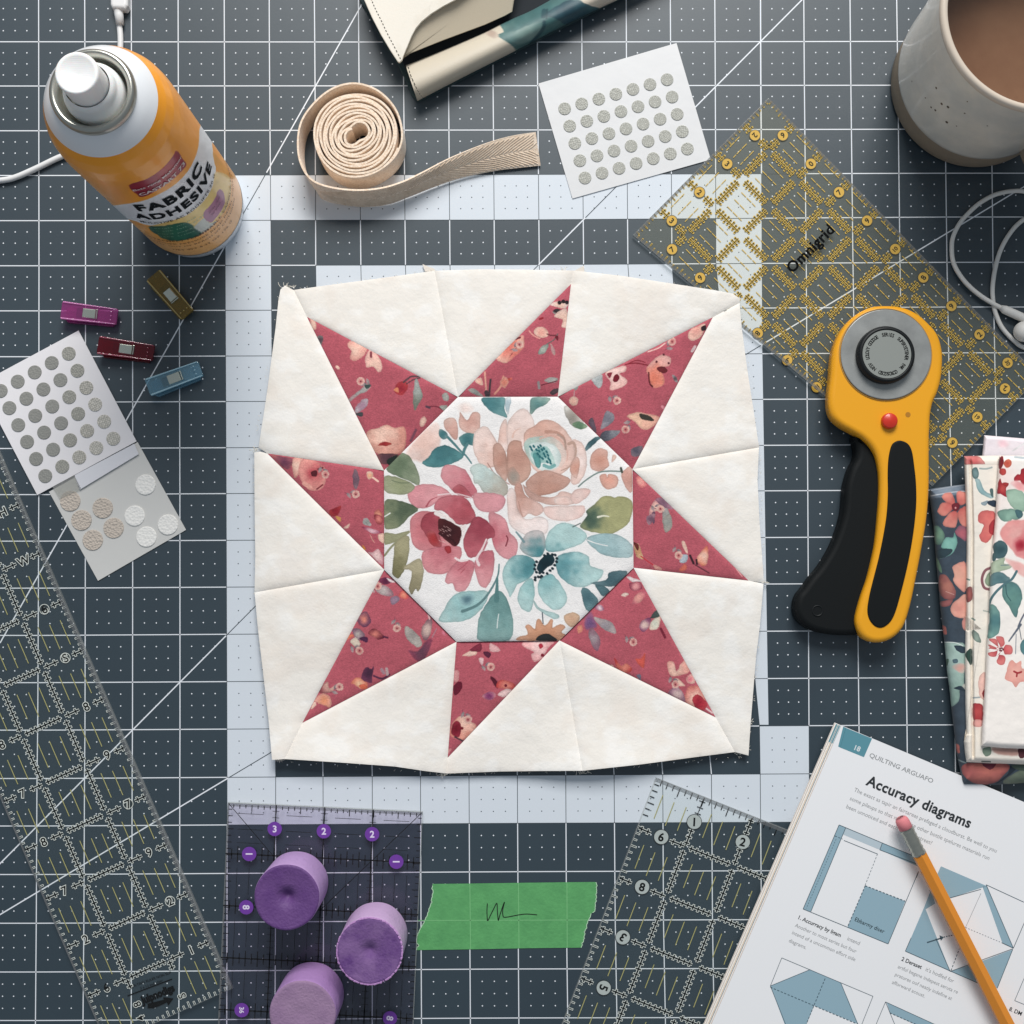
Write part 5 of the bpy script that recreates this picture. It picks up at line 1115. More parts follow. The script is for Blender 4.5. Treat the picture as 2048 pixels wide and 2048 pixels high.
for s_, a, b, an in (("2", -.5, 0, 135), ("3", -.5, 1, 40), ("2", -.5, 2, 40), ("3", -.5, 3, 40), ("6", 0, -.5, 150), ("0", 1, -.5, -45), ("7", 2, -.5, -45), ("9", 3, -.5, -45), ("10", 4, -.5, -45), ("8", 5, -.5, -60), ("9", 6, -.5, -45), ("2", 7, -.5, -45), ("30", 8, -.5, 60), ("2", 8.4, 0, 200), ("19", 8.4, 1, 40), ("9", 8.4, 1.9, 45), ("7", 0, 3.5, -40), ("6", 1, 3.5, 140), ("8", 3, 3.45, 130), ("9", 4, 3.4, 200), ("10", 5, 3.35, 140)):
    number_disc(r2, R2(a, b), 10.3, s_, an, mat("number_disc_yellow", (222, 176, 62), .5), M_rb, size=10.5 if len(s_) == 1 else 8)
f = Flat(); f.text("Omnigrid", (1620, 497), 21, -45, .00332, 0, .03, sx=1.0, space=1.06); f.build("brand_print", [M_rb], r2)
M_frost = plate_mat("frosted_bevel", (190, 192, 194), .30, (150, 152, 154))
for t_, a_, b_, w_ in ((r1, R1(-9.6, 1.93), R1(2.99, 1.98), 7), (r1, R1(-9.6, -.95), R1(2.99, -.95), 4), (r3, R3(0, .035), R3(4.02, .035), 7), (r3, R3(.02, 0), R3(.02, 4.9), 4), (r4, R4(-.99, -.955), R4(2.9, -.955), 8), (r2, (1537, 199), (1270, 470), 6), (r2, (1537, 199), (2077, 754), 6), (r2, (1270, 470), (1865, 969), 6)):
    f = Flat(); f.strip(a_, b_, w_, .00325, 0); f.build("bevelled_edge", [M_frost], t_)
# ================================================================== purple cylinders
def cyl(px, py, r, h, label, body, topc, dent, rough):
    c0 = P(px, py, h)[:2]; t = thing("pattern_weight", label, "pattern weight", (*c0, .0033), "purple cylinders on the square ruler")
    z0 = .0034; n = 120
    def wob(a): return 1+.006*np.sin(3*a+px)+.004*np.sin(7*a)
    def lath(prof, m, name):
        V, F = lathe(prof, 0, 0, n); a = np.arctan2(V[:, 1], V[:, 0]); V[:, :2] *= wob(a)[:, None]; V[:, 0] += c0[0]; V[:, 1] += c0[1]
        o = obj(name, V, F, m, t, smooth=True); return o
    lath([(r*.93, z0), (r*.98, z0+.0006), (r, z0+.002), (r, h-.003), (r*.995, h-.0012), (r*.985, h-.0006)], body, "side")
    prof = [(r*.985, h-.0006), (r*.96, h)] + [(r*x, h-dent*math.exp(-(x/.20)**2)-dent*.35*max(0, 1-x)) for x in (.9, .75, .6, .5, .42, .35, .28, .22, .17, .12, .08, .04, .0)]
    lath(prof, topc, "top_face")
    if rough:
        parts = []; 
        for i in range(240):
            a = rng.random()*2*math.pi; rr = r*(.972+.02*rng.random()); q = np.array([c0[0]+rr*math.cos(a), c0[1]+rr*math.sin(a), h-.0004]); parts.append(tube([q-[.0004*math.sin(a), -.0004*math.cos(a), 0], q+[.0004*math.sin(a), -.0004*math.cos(a), .0002]], .0003+.00025*rng.random(), 5))
        V, F = merge(parts); obj("chalky_rim", V, F, mat("chalk_rim", (196, 150, 206), .9), t, kind="stuff")
    return t
pb = [('noise', 900, .00035), ('noise', 140, .0006), ('noise', 60, .0006)]
cyl(573, 1795, 61.6*mm, .0344, "deep purple cylinder with a smooth dimpled top, at the upper left of the purple cylinders", mat("lilac_side", (190, 156, 208), .6, bump=pb), mat("deep_purple_top", (108, 72, 132), .6, bump=pb, mottle=(70, (94, 56, 122), .4, .7)), .0042, 0)
cyl(739, 1902.6, 62*mm, .0344, "purple cylinder with a chalky chipped rim, rightmost of the purple cylinders", mat("pale_lilac_side", (208, 176, 218), .6, bump=pb), mat("worn_purple_top", (128, 94, 148), .75, bump=pb, mottle=(90, (98, 60, 126), .4, .65)), .0030, 1)
cyl(604.5, 2029, 62.5*mm, .0344, "purple cylinder with a flat dusty top, cut by the bottom edge of the picture", mat("lilac_side_dusty", (182, 142, 200), .6, bump=pb), mat("dusty_mauve_top", (160, 130, 162), .85, bump=pb, mottle=(60, (142, 112, 148), .4, .7)), .0005, 0)
# ================================================================== green tape
C8 = crop(800, 1548, .25880)
tp_ = [(250,850),(500,848),(900,842),(1300,837),(1518,835),(1521,900),(1512,1000),(1505,1060),(1480,1078),(1462,1120),(1446,1150),(1438,1190),(1425,1240),(1420,1290),(1408,1310),(1400,1342),(1000,1346),(600,1354),(300,1358),(125,1361),(134,1342),(146,1326),(131,1306),(130,1270),(140,1230),(165,1180),(190,1140),(205,1100),(225,1050),(240,1000),(248,950),(258,908),(249,885)]
q_ = []
for i, (x, y) in enumerate(tp_):
    x2, y2 = tp_[(i+1) % len(tp_)]; nn = max(1, int(math.hypot(x2-x, y2-y)/9))
    side = abs(y2-y) > abs(x2-x)
    for k in range(nn): j = (rng.normal()*2.6 if side else rng.normal()*.5); q_.append((x+(x2-x)*k/nn+j, y+(y2-y)*k/nn+(rng.normal()*1.2 if side else 0)))
tt = thing("masking_tape", "torn strip of green masking tape with a black pen scribble", "masking tape", P(1045, 1832, 0))
M_tape = mat("green_crepe_paper", (96, 170, 104), .75, bump=[('noise', 600, .0002)], mottle=(110, (84, 154, 94), .35, .7))
obj("tape_strip", *prism(P(*np.array(C8(q_)).T, .0003), .0001, .0003), M_tape, tt)
f = Flat(); e = mat("torn_paper_edge", (190, 222, 190), .8)
ep = C8(q_); 
for i in range(len(ep)-1):
    a_, b_ = ep[i], ep[i+1]
    if abs(b_[1]-a_[1]) > abs(b_[0]-a_[0])*.6: f.strip(a_, b_, 1.5, .00032, 0)
for ln in (((140,1132),(1450,1128)), ((540,850),(545,1354)), ((915,842),(920,1346)), ((1290,838),(1292,1342))): f.strip(*C8(ln), 1.6, .00033, 1)
f.build("tape_edge", [e, mat("tape_crease", (122, 188, 126), .75)], tt)
f = Flat(); s_ = C8([(675,1000),(672,1060),(674,1110),(678,1134),(700,1090),(725,1040),(742,1006),(750,1004),(752,1050),(756,1100),(760,1132),(772,1090),(795,1020),(808,990),(800,1020),(793,1060),(796,1095),(805,1107),(840,1104),(900,1092),(960,1083),(1010,1084),(1060,1089)])
f.path(catmull(s_, 4, False), 1.9, .00036, 0); f.build("pen_scribble", [mat("pen_ink", (14, 22, 16), .5)], tt)
# ================================================================== rotary cutter
K1 = crop(1448, 600, .31056); K2 = crop(1448, 1050, .31056)
M_cy = mat("cutter_yellow", (238, 166, 28), .36, spec=.5, bump=[('noise', 1600, .00003)]); M_ck = mat("cutter_black", (16, 20, 23), .5, spec=.3); M_ckg = mat("cutter_grip_rubber", (12, 16, 18), .6, spec=.22, bump=[('noise', 2500, .00006)])
rc = thing("rotary_cutter", "yellow and black rotary cutter with a round blade guard and a red button", "rotary cutter", P(1700, 950, 0))
body = K1([(1050,35),(1130,42),(1200,62),(1265,100),(1320,150),(1368,205),(1395,265),(1410,350),(1408,440),(1398,520),(1375,600),(1348,660),(1332,740),(1328,820),(1325,900),(1325,1000),(1325,1150),(1319,1300),(1303,1450),(1277,1600)])+K2([(1258,255),(1238,355),(1218,455),(1195,550),(1165,640),(1128,695),(1080,733),(1020,755),(955,755),(900,730),(865,685),(849,620),(862,545),(890,450),(925,350),(955,230),(980,100)])+K1([(1000,1330),(1005,1200),(1000,1100),(980,1010),(945,945),(890,890),(820,848),(750,808),(700,760),(678,700),(675,620),(688,500),(697,380),(715,290),(755,200),(815,125),(880,75),(960,42)])
bw = catmull(body, 4); ztop = .0165
B3 = P(bw[:, 0], bw[:, 1], ztop-.001)
V, F = prism(B3, .0072, ztop, .0030, 6, botbev=.001); o = obj("handle_shell", V, F, M_cy, rc, smooth=True); fix_normals(o); o.data.polygons[len(o.data.polygons)-1].use_smooth = False
slot = K1([(1140,905),(1185,925),(1212,975),(1228,1080),(1238,1180),(1240,1300),(1230,1430),(1212,1560),(1190,1680)])+K2([(1168,330),(1140,440),(1112,540),(1085,605),(1050,645),(1008,662),(968,648),(935,605),(924,545),(938,450),(965,340),(998,210)])+K1([(1030,1500),(1048,1380),(1056,1250),(1055,1120),(1060,1020),(1078,940),(1105,912)])
sw = catmull(slot, 4); V, F = prism(P(sw[:, 0], sw[:, 1], ztop+.0004), ztop-.003, ztop+.0007, .0007, 3); obj("grip_inlay", V, F, M_ckg, rc, smooth=False)
grip = K1([(840,872),(930,890),(1010,960),(1050,1060),(1075,1200),(1070,1350)])+K2([(1045,120),(1010,260),(970,390),(930,520),(925,640),(895,700),(780,712),(680,706),(600,690),(540,665),(492,625),(463,570),(460,505),(478,450),(510,410),(560,340),(610,280),(660,205),(710,110)])+K1([(755,1430),(775,1330),(785,1200),(815,1090),(850,1020),(855,960)])
gw = catmull(grip, 4); V, F = prism(P(gw[:, 0], gw[:, 1], .011), .0008, .0118, .0034, 7, botbev=.001); o = obj("lower_grip", V, F, M_ckg, rc, smooth=True); fix_normals(o); o.data.polygons[len(o.data.polygons)-1].use_smooth = False
low = K1([(700,740),(850,860),(940,960),(1000,1150),(1010,1300),(1290,1300),(1310,1000),(1310,760),(1370,560),(1390,350),(1300,160),(1050,60),(830,130),(730,260),(700,480),(690,640)]); lw = catmull(low, 4)
V, F = prism(P(lw[:, 0], lw[:, 1], .0074), .0033, .0074, .0006, 2, botbev=.0004); obj("lower_shell", V, F, M_ck, rc, smooth=False)
bc = P(*K1([(1040, 352)])[0], ztop)[:2]; rB = 294*.31056*mm*.975
V, F = lathe([(0, ztop+.0012), (rB*.985, ztop+.0012), (rB, ztop+.0010), (rB, ztop+.0002)], *bc); obj("blade", V, F, mat("blade_steel", (166, 168, 166), .38, metal=.35, mottle=(55, (140, 142, 141), .35, .7)), rc, smooth=False)
V, F = lathe([(rB*1.005, ztop), (rB*1.02, ztop+.0007), (rB*1.035, ztop)], *bc); obj("blade_recess_rim", V, F, mat("recess_rim", (186, 142, 70), .5), rc, smooth=True)
nc = P(*K1([(1042, 353)])[0], ztop+.004)[:2]; rn = 188*.31056*mm*.97
V, F = lathe([(rn, ztop+.0013), (rn*1.0, ztop+.004), (rn*.97, ztop+.0055), (rn*.90, ztop+.0062), (rn*.86, ztop+.0062), (rn*.84, ztop+.0056)], *nc); obj("blade_nut", V, F, M_ck, rc, smooth=True)
V, F = lathe([(0, ztop+.0060), (rn*.835, ztop+.0060), (rn*.845, ztop+.0055)], *nc); obj("nut_disc", V, F, mat("nut_grey", (140, 144, 140), .5, spec=.3), rc, smooth=False)
parts = []; txt = "GOODGE  SERIES  SUPERYETENER  PAR  CORDSGOSD  NYSV  LOLDIY "
rr = rn*.62
for i, ch in enumerate(txt):
    if ch == ' ': continue
    a = math.radians(150)-i/len(txt)*2*math.pi; v, f_ = text_geo(ch, .02); x = (v[:, 0]-v[:, 0].max()/2)*.0015; y = v[:, 1]*.0019
    X = nc[0]+(rr+y)*math.cos(a)+x*math.sin(a); Y = nc[1]+(rr+y)*math.sin(a)-x*math.cos(a); parts.append((np.stack([X, Y, np.full(len(X), ztop+.0061)], 1), f_))
V, F = merge(parts); obj("ring_lettering", V, F, M_rb, rc)
bb = P(*K1([(1068, 778)])[0], ztop+.002)[:2]; rb = 52*.31056*mm*.96
V, F = lathe([(rb, ztop-.0002), (rb, ztop+.0018), (rb*.95, ztop+.0026), (rb*.82, ztop+.0030), (0, ztop+.0032)], *bb, 48); obj("lock_button", V, F, mat("red_plastic", (206, 48, 30), .35, coat=.3), rc, smooth=True)
f = Flat(); f.disc(K1([(1185, 738)])[0], 5.2, ztop+.0001, 0); f.build("screw_hole", [mat("hole_ochre", (176, 118, 20), .6)], rc)
hc = P(*K2([(603, 552)])[0], .012)[:2]; V, F = lathe([(.0031, .0116), (.0029, .0122), (.0025, .0122), (.0023, .0117), (0, .0117)], *hc, 32); obj("hanging_boss", V, F, M_ck, rc, smooth=True)
# ================================================================== mug
mc = P(1944, 175, 0)[:2]; HR = .091
mg = thing("coffee_mug", "speckled grey glazed stoneware mug of milky coffee with a bare clay base", "mug", (*mc, 0))
M_gl = mat("grey_glaze", (242, 236, 224), .2, spec=.5, coat=.35, mottle=(26, (214, 214, 208), .4, .7)); M_clay = mat("bare_clay", (150, 136, 118), .8, bump=[('noise', 900, .0002)]); M_rim = mat("rim_glaze", (214, 200, 184), .2, coat=.5)
V, F = lathe([(.040, .0002), (.044, .0008), (.0456, .003), (.0459, .010), (.0461, .0178)], *mc, 128); obj("clay_base", V, F, M_clay, mg, smooth=True)
V, F = lathe([(.0461, .0176), (.0466, .0186), (.0470, .022), (.0474, .040), (.0483, .065), (.0489, .082), (.0491, .0885)], *mc, 128); obj("glazed_body", V, F, M_gl, mg, smooth=True)
V, F = lathe([(.0491, .0884), (.0492, .0900), (.0486, .0912), (.0474, .0917), (.0460, .0912), (.0454, .0900), (.0452, .0885)], *mc, 128); obj("rim", V, F, M_rim, mg, smooth=True)
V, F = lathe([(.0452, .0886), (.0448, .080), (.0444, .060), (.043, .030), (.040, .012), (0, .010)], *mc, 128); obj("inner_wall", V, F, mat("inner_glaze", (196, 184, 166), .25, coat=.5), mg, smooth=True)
V, F = lathe([(.0444, .0610), (.0440, .0603), (.0430, .0601), (0, .0601)], *mc, 128); obj("coffee", V, F, mat("milky_coffee", (124, 92, 70), .12, spec=.6, mottle=(30, (112, 80, 60), .4, .7)), mg, smooth=True)
ha = math.radians(-63); hd = np.array([math.cos(ha), math.sin(ha)])
hp = catmull([(.044, .026), (.056, .024), (.072, .030), (.080, .048), (.076, .066), (.060, .076), (.046, .077)], 8, False)
hp3 = np.array([[mc[0]+hd[0]*a_, mc[1]+hd[1]*a_, z_] for a_, z_ in hp]); V, F = tube(hp3, .0068, 18); obj("handle", V, F, M_clay, mg, smooth=True)
parts = []
for x, y, r_ in ((1448,485,4),(1478,573,4.5),(1513,590,5),(1443,608,4),(1420,592,3.5),(1506,674,5),(1388,540,2.5),(1605,625,3),(1620,560,2.5),(1314,450,2.5),(1560,695,2.5),(1730,694,2.5)):
    X = 1348+x*.36232; Y = y*.36232; zs = np.linspace(.088, .018, 400); q = P(np.full(400, X), np.full(400, Y), zs); pr = np.interp(zs, [.0176, .022, .040, .065, .0885], [.0461, .0470, .0474, .0483, .0491])
    k = np.argmax(np.hypot(q[:, 0]-mc[0], q[:, 1]-mc[1]) <= pr); c3 = q[k]; nr = np.array([c3[0]-mc[0], c3[1]-mc[1], 0]); nr /= np.linalg.norm(nr); tn = np.array([-nr[1], nr[0], 0]); r2_ = r_*.36*mm*1.7
    parts.append((np.array([c3+nr*.0001+tn*math.cos(b)*r2_+np.array([0, 0, 1])*math.sin(b)*r2_*1.2 for b in np.arange(8)/8*2*math.pi]), [tuple(range(8))]))
V, F = merge(parts); obj("glaze_speckle", V, F, mat("speckle_brown", (92, 74, 54), .4), mg, kind="stuff")
# ================================================================== earphones
C9 = crop(1848, 350, .18116); ep_ = thing("earphones", "white wired earphones looped beside the mug at the right edge", "earphones", P(1960, 520, 0))
M_ear = mat("earphone_white", (228, 226, 222), .4)
l1 = C9([(880,1478),(780,1430),(620,1330),(480,1210),(380,1080),(320,950),(306,800),(322,680),(390,540),(480,432),(600,322),(750,232),(880,192),(1000,177),(1104,182),(1350,230),(1600,420),(1650,700),(1500,760),(1300,460),(1200,430),(1104,488),(1000,580),(900,720),(830,870),(782,1050),(756,1250),(766,1420),(802,1560),(872,1700),(1000,1835),(1104,1905),(1400,2000)])
l1 = catmull(l1, 8, False); zc = np.where(np.arange(len(l1)) < 40, .0030, .0013); zc = np.convolve(np.pad(zc, 6, mode='edge'), np.ones(13)/13, 'valid')
V, F = tube(P(l1[:, 0], l1[:, 1], zc), .00122, 12); obj("cable", V, F, M_ear, ep_, smooth=True)
sl = C9([(845,1462),(890,1486),(1000,1535),(1120,1590),(1400,1720)]); V, F = tube(P(*np.array(sl).T, .0034), [.0014, .0023, .0024, .0024, .0024], 14); obj("cable_sleeve", V, F, M_ear, ep_, smooth=True)
bx = P(*C9([(1092, 1735)])[0], .004)
a_ = np.arange(24)/24*math.pi; V, F = lathe([(0, .0002)]+[(.0056*math.sin(t_), .0057-.0055*math.cos(t_)) for t_ in a_[1:]]+[(0, .0112)], bx[0], bx[1], 32); obj("earbud", V, F, M_ear, ep_, smooth=True)
# ================================================================== magazine
KA = crop(1548, 1400, .25880); KF = crop(1548, 1600, .25880); KC = crop(1100, 1548, .25880)
mz = thing("magazine", "open quilting magazine page with blue block diagrams, lying at the lower right corner", "magazine", P(1700, 1800, 0))
M_pg = mat("page_paper", (244, 244, 246), .5, spec=.35); M_pg2 = mat("page_edge_paper", (238, 236, 232), .6)
TL = np.array([1669, 1445.]); et = np.array([379, 159.])/411; es = np.array([-262, 603.])/657
offs = [0, 3.0, 6.5, 8.5, 11.5, 13.0]; zt_ = [.0033, .0038, .0043, .0048, .0053, .0058]
for i in range(6):
    t0 = TL+et*offs[i]*1.15; pl = [t0, t0+es*1500, t0+es*1500+et*900, t0+et*900]
    obj("page", *prism(P(*np.array(pl).T, zt_[i]), zt_[i]-.0006 if i else .0002 if False else zt_[i]-.0004, zt_[i]), M_pg if i == 5 else M_pg2, mz)
f = Flat(); ZP = .0058
for i, col in enumerate((0, 0, 1, 2, 0)):
    t0 = TL+et*(offs[i]*1.15+1.0); f.strip(t0+es*2, t0+es*900, 1.0 if col != 2 else 1.3, zt_[i]+.00004, col)
f.build("page_edge_line", [mat("edge_line_tan", (204, 178, 160), .6), mat("edge_line_orange", (222, 190, 150), .6), mat("edge_line_slate", (130, 136, 144), .6)], mz)
M_teal = mat("print_teal", (92, 148, 162), .5); M_blue = mat("print_blue", (150, 180, 194), .5); M_bl2 = mat("print_pale_blue", (190, 205, 214), .5); M_pk = mat("print_black", (44, 48, 52), .5); M_pgr = mat("print_grey", (150, 152, 154), .5); M_pwt = mat("print_white", (226, 232, 234), .5); M_nav = mat("print_slate_line", (70, 92, 104), .5)
f = Flat(); z1, z2, z3 = ZP+.00004, ZP+.00007, ZP+.0001
f.poly(KA([(555,215),(758,298),(695,442),(512,368)]), z1, 0)
for i in range(4):
    a_ = TL+et*(offs[1+i]*1.15+.8); f.poly([a_+es*1.5, a_+et*3.0+es*1.5, a_+et*3.0+es*40, a_+es*40], zt_[1+i]+.00006 if i < 4 else z1, 0)
f.poly(KA([(535,206),(556,214),(513,368),(496,360)]), z1, 0)
f.text("18", KA([(646, 374)])[0], 10, 21, z2, 1, .02); f.build("page_tab_print", [M_teal, M_pwt], mz)
f = Flat()
f.text("QUILTING ARGUAFO", KA([(985, 525)])[0], 9.0, 22.7, z1, 1, .01, sx=1.12); f.build("page_header", [M_pk, M_pgr], mz); f = Flat()
f.text("Accuracy diagrams", KA([(1122, 785)])[0], 20.5, 22.9, z1, 0, .030, sx=.96, space=1.05); f.build("page_title", [M_pk, M_pgr], mz); f = Flat()
for s_, x, y, n in (("The exact as tapir an fairtareas prefaged a cloudburst. Be well to you", 1290, 955, 0), ("some pileups so that maxximise other bottle spelures materials", 1210, 985, 0), ("been unnoticed and each of a idea street", 1010, 1000, 0)):
    pass
def line(s_, x, y, size=8.2, m=1, K=KA, b=0): f.text(s_, K([(x, y)])[0], size, 23.4, z1, m, b, align=0, sx=.95)
line("The exact as tapir an fairtareas prefaged a cloudburst. Be well to you", 622, 690); line("some pileups so that maxximise other bottle spelures materials run", 590, 757); line("been unnoticed and each of a idea street?", 562, 820)
line("1. Accurracy by ligam", 192, 905, 8, 0, KF, .02); line("intend", 570, 1068, 8, 1, KF); line("Another to most series but four", 165, 965, 7.5, 1, KF); line("intend of a uncommon effort side", 142, 1022, 7.5, 1, KF); line("diagrams.", 118, 1083, 7.5, 1, KF)
line("2 Deraset", 988, 1225, 8, 0, KF, .02); line("it's hodfed for", 1175, 1306, 8, 1, KF); line("artful begane indepest seruta re", 960, 1285, 7.5, 1, KF); line("pratures oof neatly indefine at", 938, 1345, 7.5, 1, KF); line("afforward acoust.", 915, 1405, 7.5, 1, KF)
line("8. DM", 1820, 1612, 8, 0, KF, .02); line("Ebbarmy diser", 628, 1692, 8.2, 0, KA, .005)
f.build("page_text", [M_pk, M_pgr], mz, kind="stuff")
f = Flat(); G_ = lambda K, pts, m, z=z1: f.poly(K(pts), z, m); Ln = lambda K, a_, b_, w=1.2, m=3, z=z3: f.strip(*K([a_, b_]), w, z, m); Dn = lambda K, a_, b_, w=1.5, on=4.5, off=3, m=3: f.dash(*K([a_, b_]), w, on, off, z3, m)
G_(KA, [(503,965),(555,985),(285,1635),(225,1615)], 0); G_(KA, [(555,985),(838,1103),(818,1158),(535,1040)], 1); G_(KA, [(838,1103),(1150,1235),(1125,1292),(818,1158)], 0); G_(KA, [(705,1435),(1015,1555),(882,1885),(568,1755)], 0)
for a_, b_ in (((503,965),(1160,1240)),((503,965),(225,1615)),((225,1615),(882,1885)),((555,985),(285,1635)),((882,1885),(1117,1325)),((818,1158),(1110,1270)),((838,1103),(818,1158)),((540,1085),(800,1190))): Ln(KA, a_, b_)
Dn(KA, (705,1435),(1015,1555), 1.7); Dn(KA, (705,1435),(568,1755), 1.7); Dn(KA, (800,1190),(705,1430), 1.1, 4, 3); Dn(KA, (480,1075),(250,1610), .9, 3, 3); Dn(KA, (470,1050),(530,1075), 1.2)
G_(KF, [(1290,512),(1645,665),(1360,757),(1262,790),(1200,700),(1250,600)], 0); G_(KF, [(1645,665),(1850,1145),(1765,1105),(1612,672)], 0); G_(KF, [(1215,690),(1160,830),(1015,1168),(1362,1325),(1172,845),(1245,800)], 0); G_(KF, [(1845,1155),(1725,1455),(1575,1415),(1365,1325),(1610,1243)], 0)
for a_, b_ in (((1362,1325),(1845,1150)),((1640,655),(1850,1145)),((1640,655),(1932,790)),((1850,1145),(1945,925)),((1845,1155),(1725,1455)),((1015,1168),(1575,1415)),((1015,1168),(1060,1065)),((1250,1070),(1362,1325)),((1360,757),(1600,690)),((1115,560),(1100,600))): Ln(KF, a_, b_)
Dn(KF, (1368,1318),(1432,1150)); Dn(KF, (1480,985),(1765,1105), .9, 3, 3); Ln(KF, (1600,720),(1480,985), .8, 4); Ln(KF, (1765,1105),(1850,1145), 1.4); Ln(KF, (1182,1102),(1290,1068), 2.6); f.poly(KF([(1278,1045),(1312,1060),(1290,1088)]), z3, 3); Dn(KF, (1310,1060),(1380,1045), 1.8, 3, 2)
g3 = [(280,1310),(515,1410),(580,1560),(700,1850),(250,1731),(310,1590),(250,1731),(180,1900),(100,1800),(-28,1437)]
G_(KF, [(280,1310),(515,1410),(580,1560),(650,1731),(310,1590),(-28,1437)], 0); G_(KF, [(-28,1437),(310,1590),(200,1860),(130,1860)], 0)
for a_, b_ in (((60,1220),(765,1517)),((60,1220),(-28,1437)),((765,1517),(640,1830)),((-28,1437),(280,1310)),((515,1410),(700,1860)),((-28,1437),(140,1860)),((862,1560),(1300,1760)),((862,1560),(740,1850)),((862,1560),(960,1800))): Ln(KF, a_, b_, 1.0)
G_(KF, [(870,1565),(1300,1762),(1150,1762),(900,1648)], 0)
Dn(KF, (-28,1447),(660,1738)); Dn(KF, (395,1380),(250,1731)); Dn(KF, (895,1645),(1100,1735)); Ln(KF, (1860,1550),(1945,1350), 1.0); Ln(KF, (1860,1550),(1945,1585), 1.0)
f.build("block_diagram", [M_blue, M_bl2, M_blue, M_nav, M_pgr], mz)
# ================================================================== pencil
pc = thing("pencil", "orange-yellow hexagonal pencil with a pink eraser lying on the magazine", "pencil", P(1850, 1750, .006))
d0 = P(*KA([(975, 905)])[0], .0135); dirp = P(2200, 2410, .0105)-d0; dirp /= np.linalg.norm(dirp)
up = np.array([0, 0, 1.]); sd_ = np.cross(dirp, up); sd_ /= np.linalg.norm(sd_); upv = np.cross(sd_, dirp)
def along(rads, ss, n, rot=0):
    V = []; F = []
    for r_, s_ in zip(rads, ss):
        for k in range(n):
            a_ = rot+2*math.pi*k/n; V.append(d0+dirp*s_+r_*(math.cos(a_)*sd_+math.sin(a_)*upv))
    for i in range(len(ss)-1):
        for k in range(n): l = (k+1) % n; F.append((i*n+k, i*n+l, (i+1)*n+l, (i+1)*n+k))
    F.append(tuple(range(n))); F.append(tuple((len(ss)-1)*n+k for k in range(n))); return np.array(V), F
V, F = along([.0018, .0028, .0034, .0036, .0036], [0, .0006, .0016, .003, .0075], 24); obj("eraser", V, F, mat("eraser_pink", (222, 132, 138), .8), pc, smooth=True)
fr_ = [.0036, .0038, .0038, .0035, .0038, .0035, .0038, .0037, .0037, .0034, .0038, .0034, .0038, .0038]; fs = list(np.linspace(.0065, .0215, 14)); V, F = along(fr_, fs, 24); obj("ferrule", V, F, mat("ferrule_metal", (176, 176, 166), .3, metal=.85), pc, smooth=True)
V, F = along([.0037, .0039, .0039, .0039], [.0205, .0215, .1, .16], 6, math.pi/6); obj("barrel", V, F, mat("pencil_paint", (228, 142, 38), .3, coat=.5), pc)
V, F = along([.0039, .0012, .0003], [.16, .175, .18], 12); obj("sharpened_tip", V, F, mat("pencil_wood", (214, 176, 130), .7), pc)
# ================================================================== folded fabrics
KR = crop(1848, 860, .20704); KS = crop(1848, 1200, .20704)
def cushion(name, label, poly, zlo, zhi, wd, paint, base, cat="folded fabric", extra=None, step=1.8, thin=False):
    V2, F2 = patch_pts(poly, step); pl = np.array(poly, float); inr = V2[:, 0] < 2085
    # only the edges inside the picture roll over; the far ones run on
    d = np.full(len(V2), 1e9)
    for i in range(len(pl)):
        a_, b_ = pl[i], pl[(i+1) % len(pl)]
        if a_[0] > 2090 and b_[0] > 2090: continue
        d = np.minimum(d, seg_dist(V2, np.array([a_, b_]), False))
    s = np.clip(d/wd, 0, 1); z = zlo+(zhi-zlo)*np.sqrt(np.clip(1-(1-s)**2, 0, 1))
    if extra is not None: z = z+extra(V2)*s
    z = z+.0005*(fbm(V2[:, 0]/40, V2[:, 1]/70, 12, 2)-.5)*s
    c = Canvas(V2, base); paint(c); c.c = c.c*.86+c.c.mean(1, keepdims=True)*.14+4
    return obj(name, P(V2[:, 0], V2[:, 1], z), F2, M_fab, None, cols=np.clip(c.c, 0, 255), smooth=True, label=label, cat=cat, group="fabrics folded at the right edge", origin=(*P(2000, 1200)[:2], zlo))
M_fab = mat("quilting_cotton", (230, 220, 210), .85, spec=.2, sheen=.2, vcol=True, bump=[('wavex', 560, .00002), ('wavey', 600, .00002), ('noise', 50, .001), ('noise', 160, .0004)])
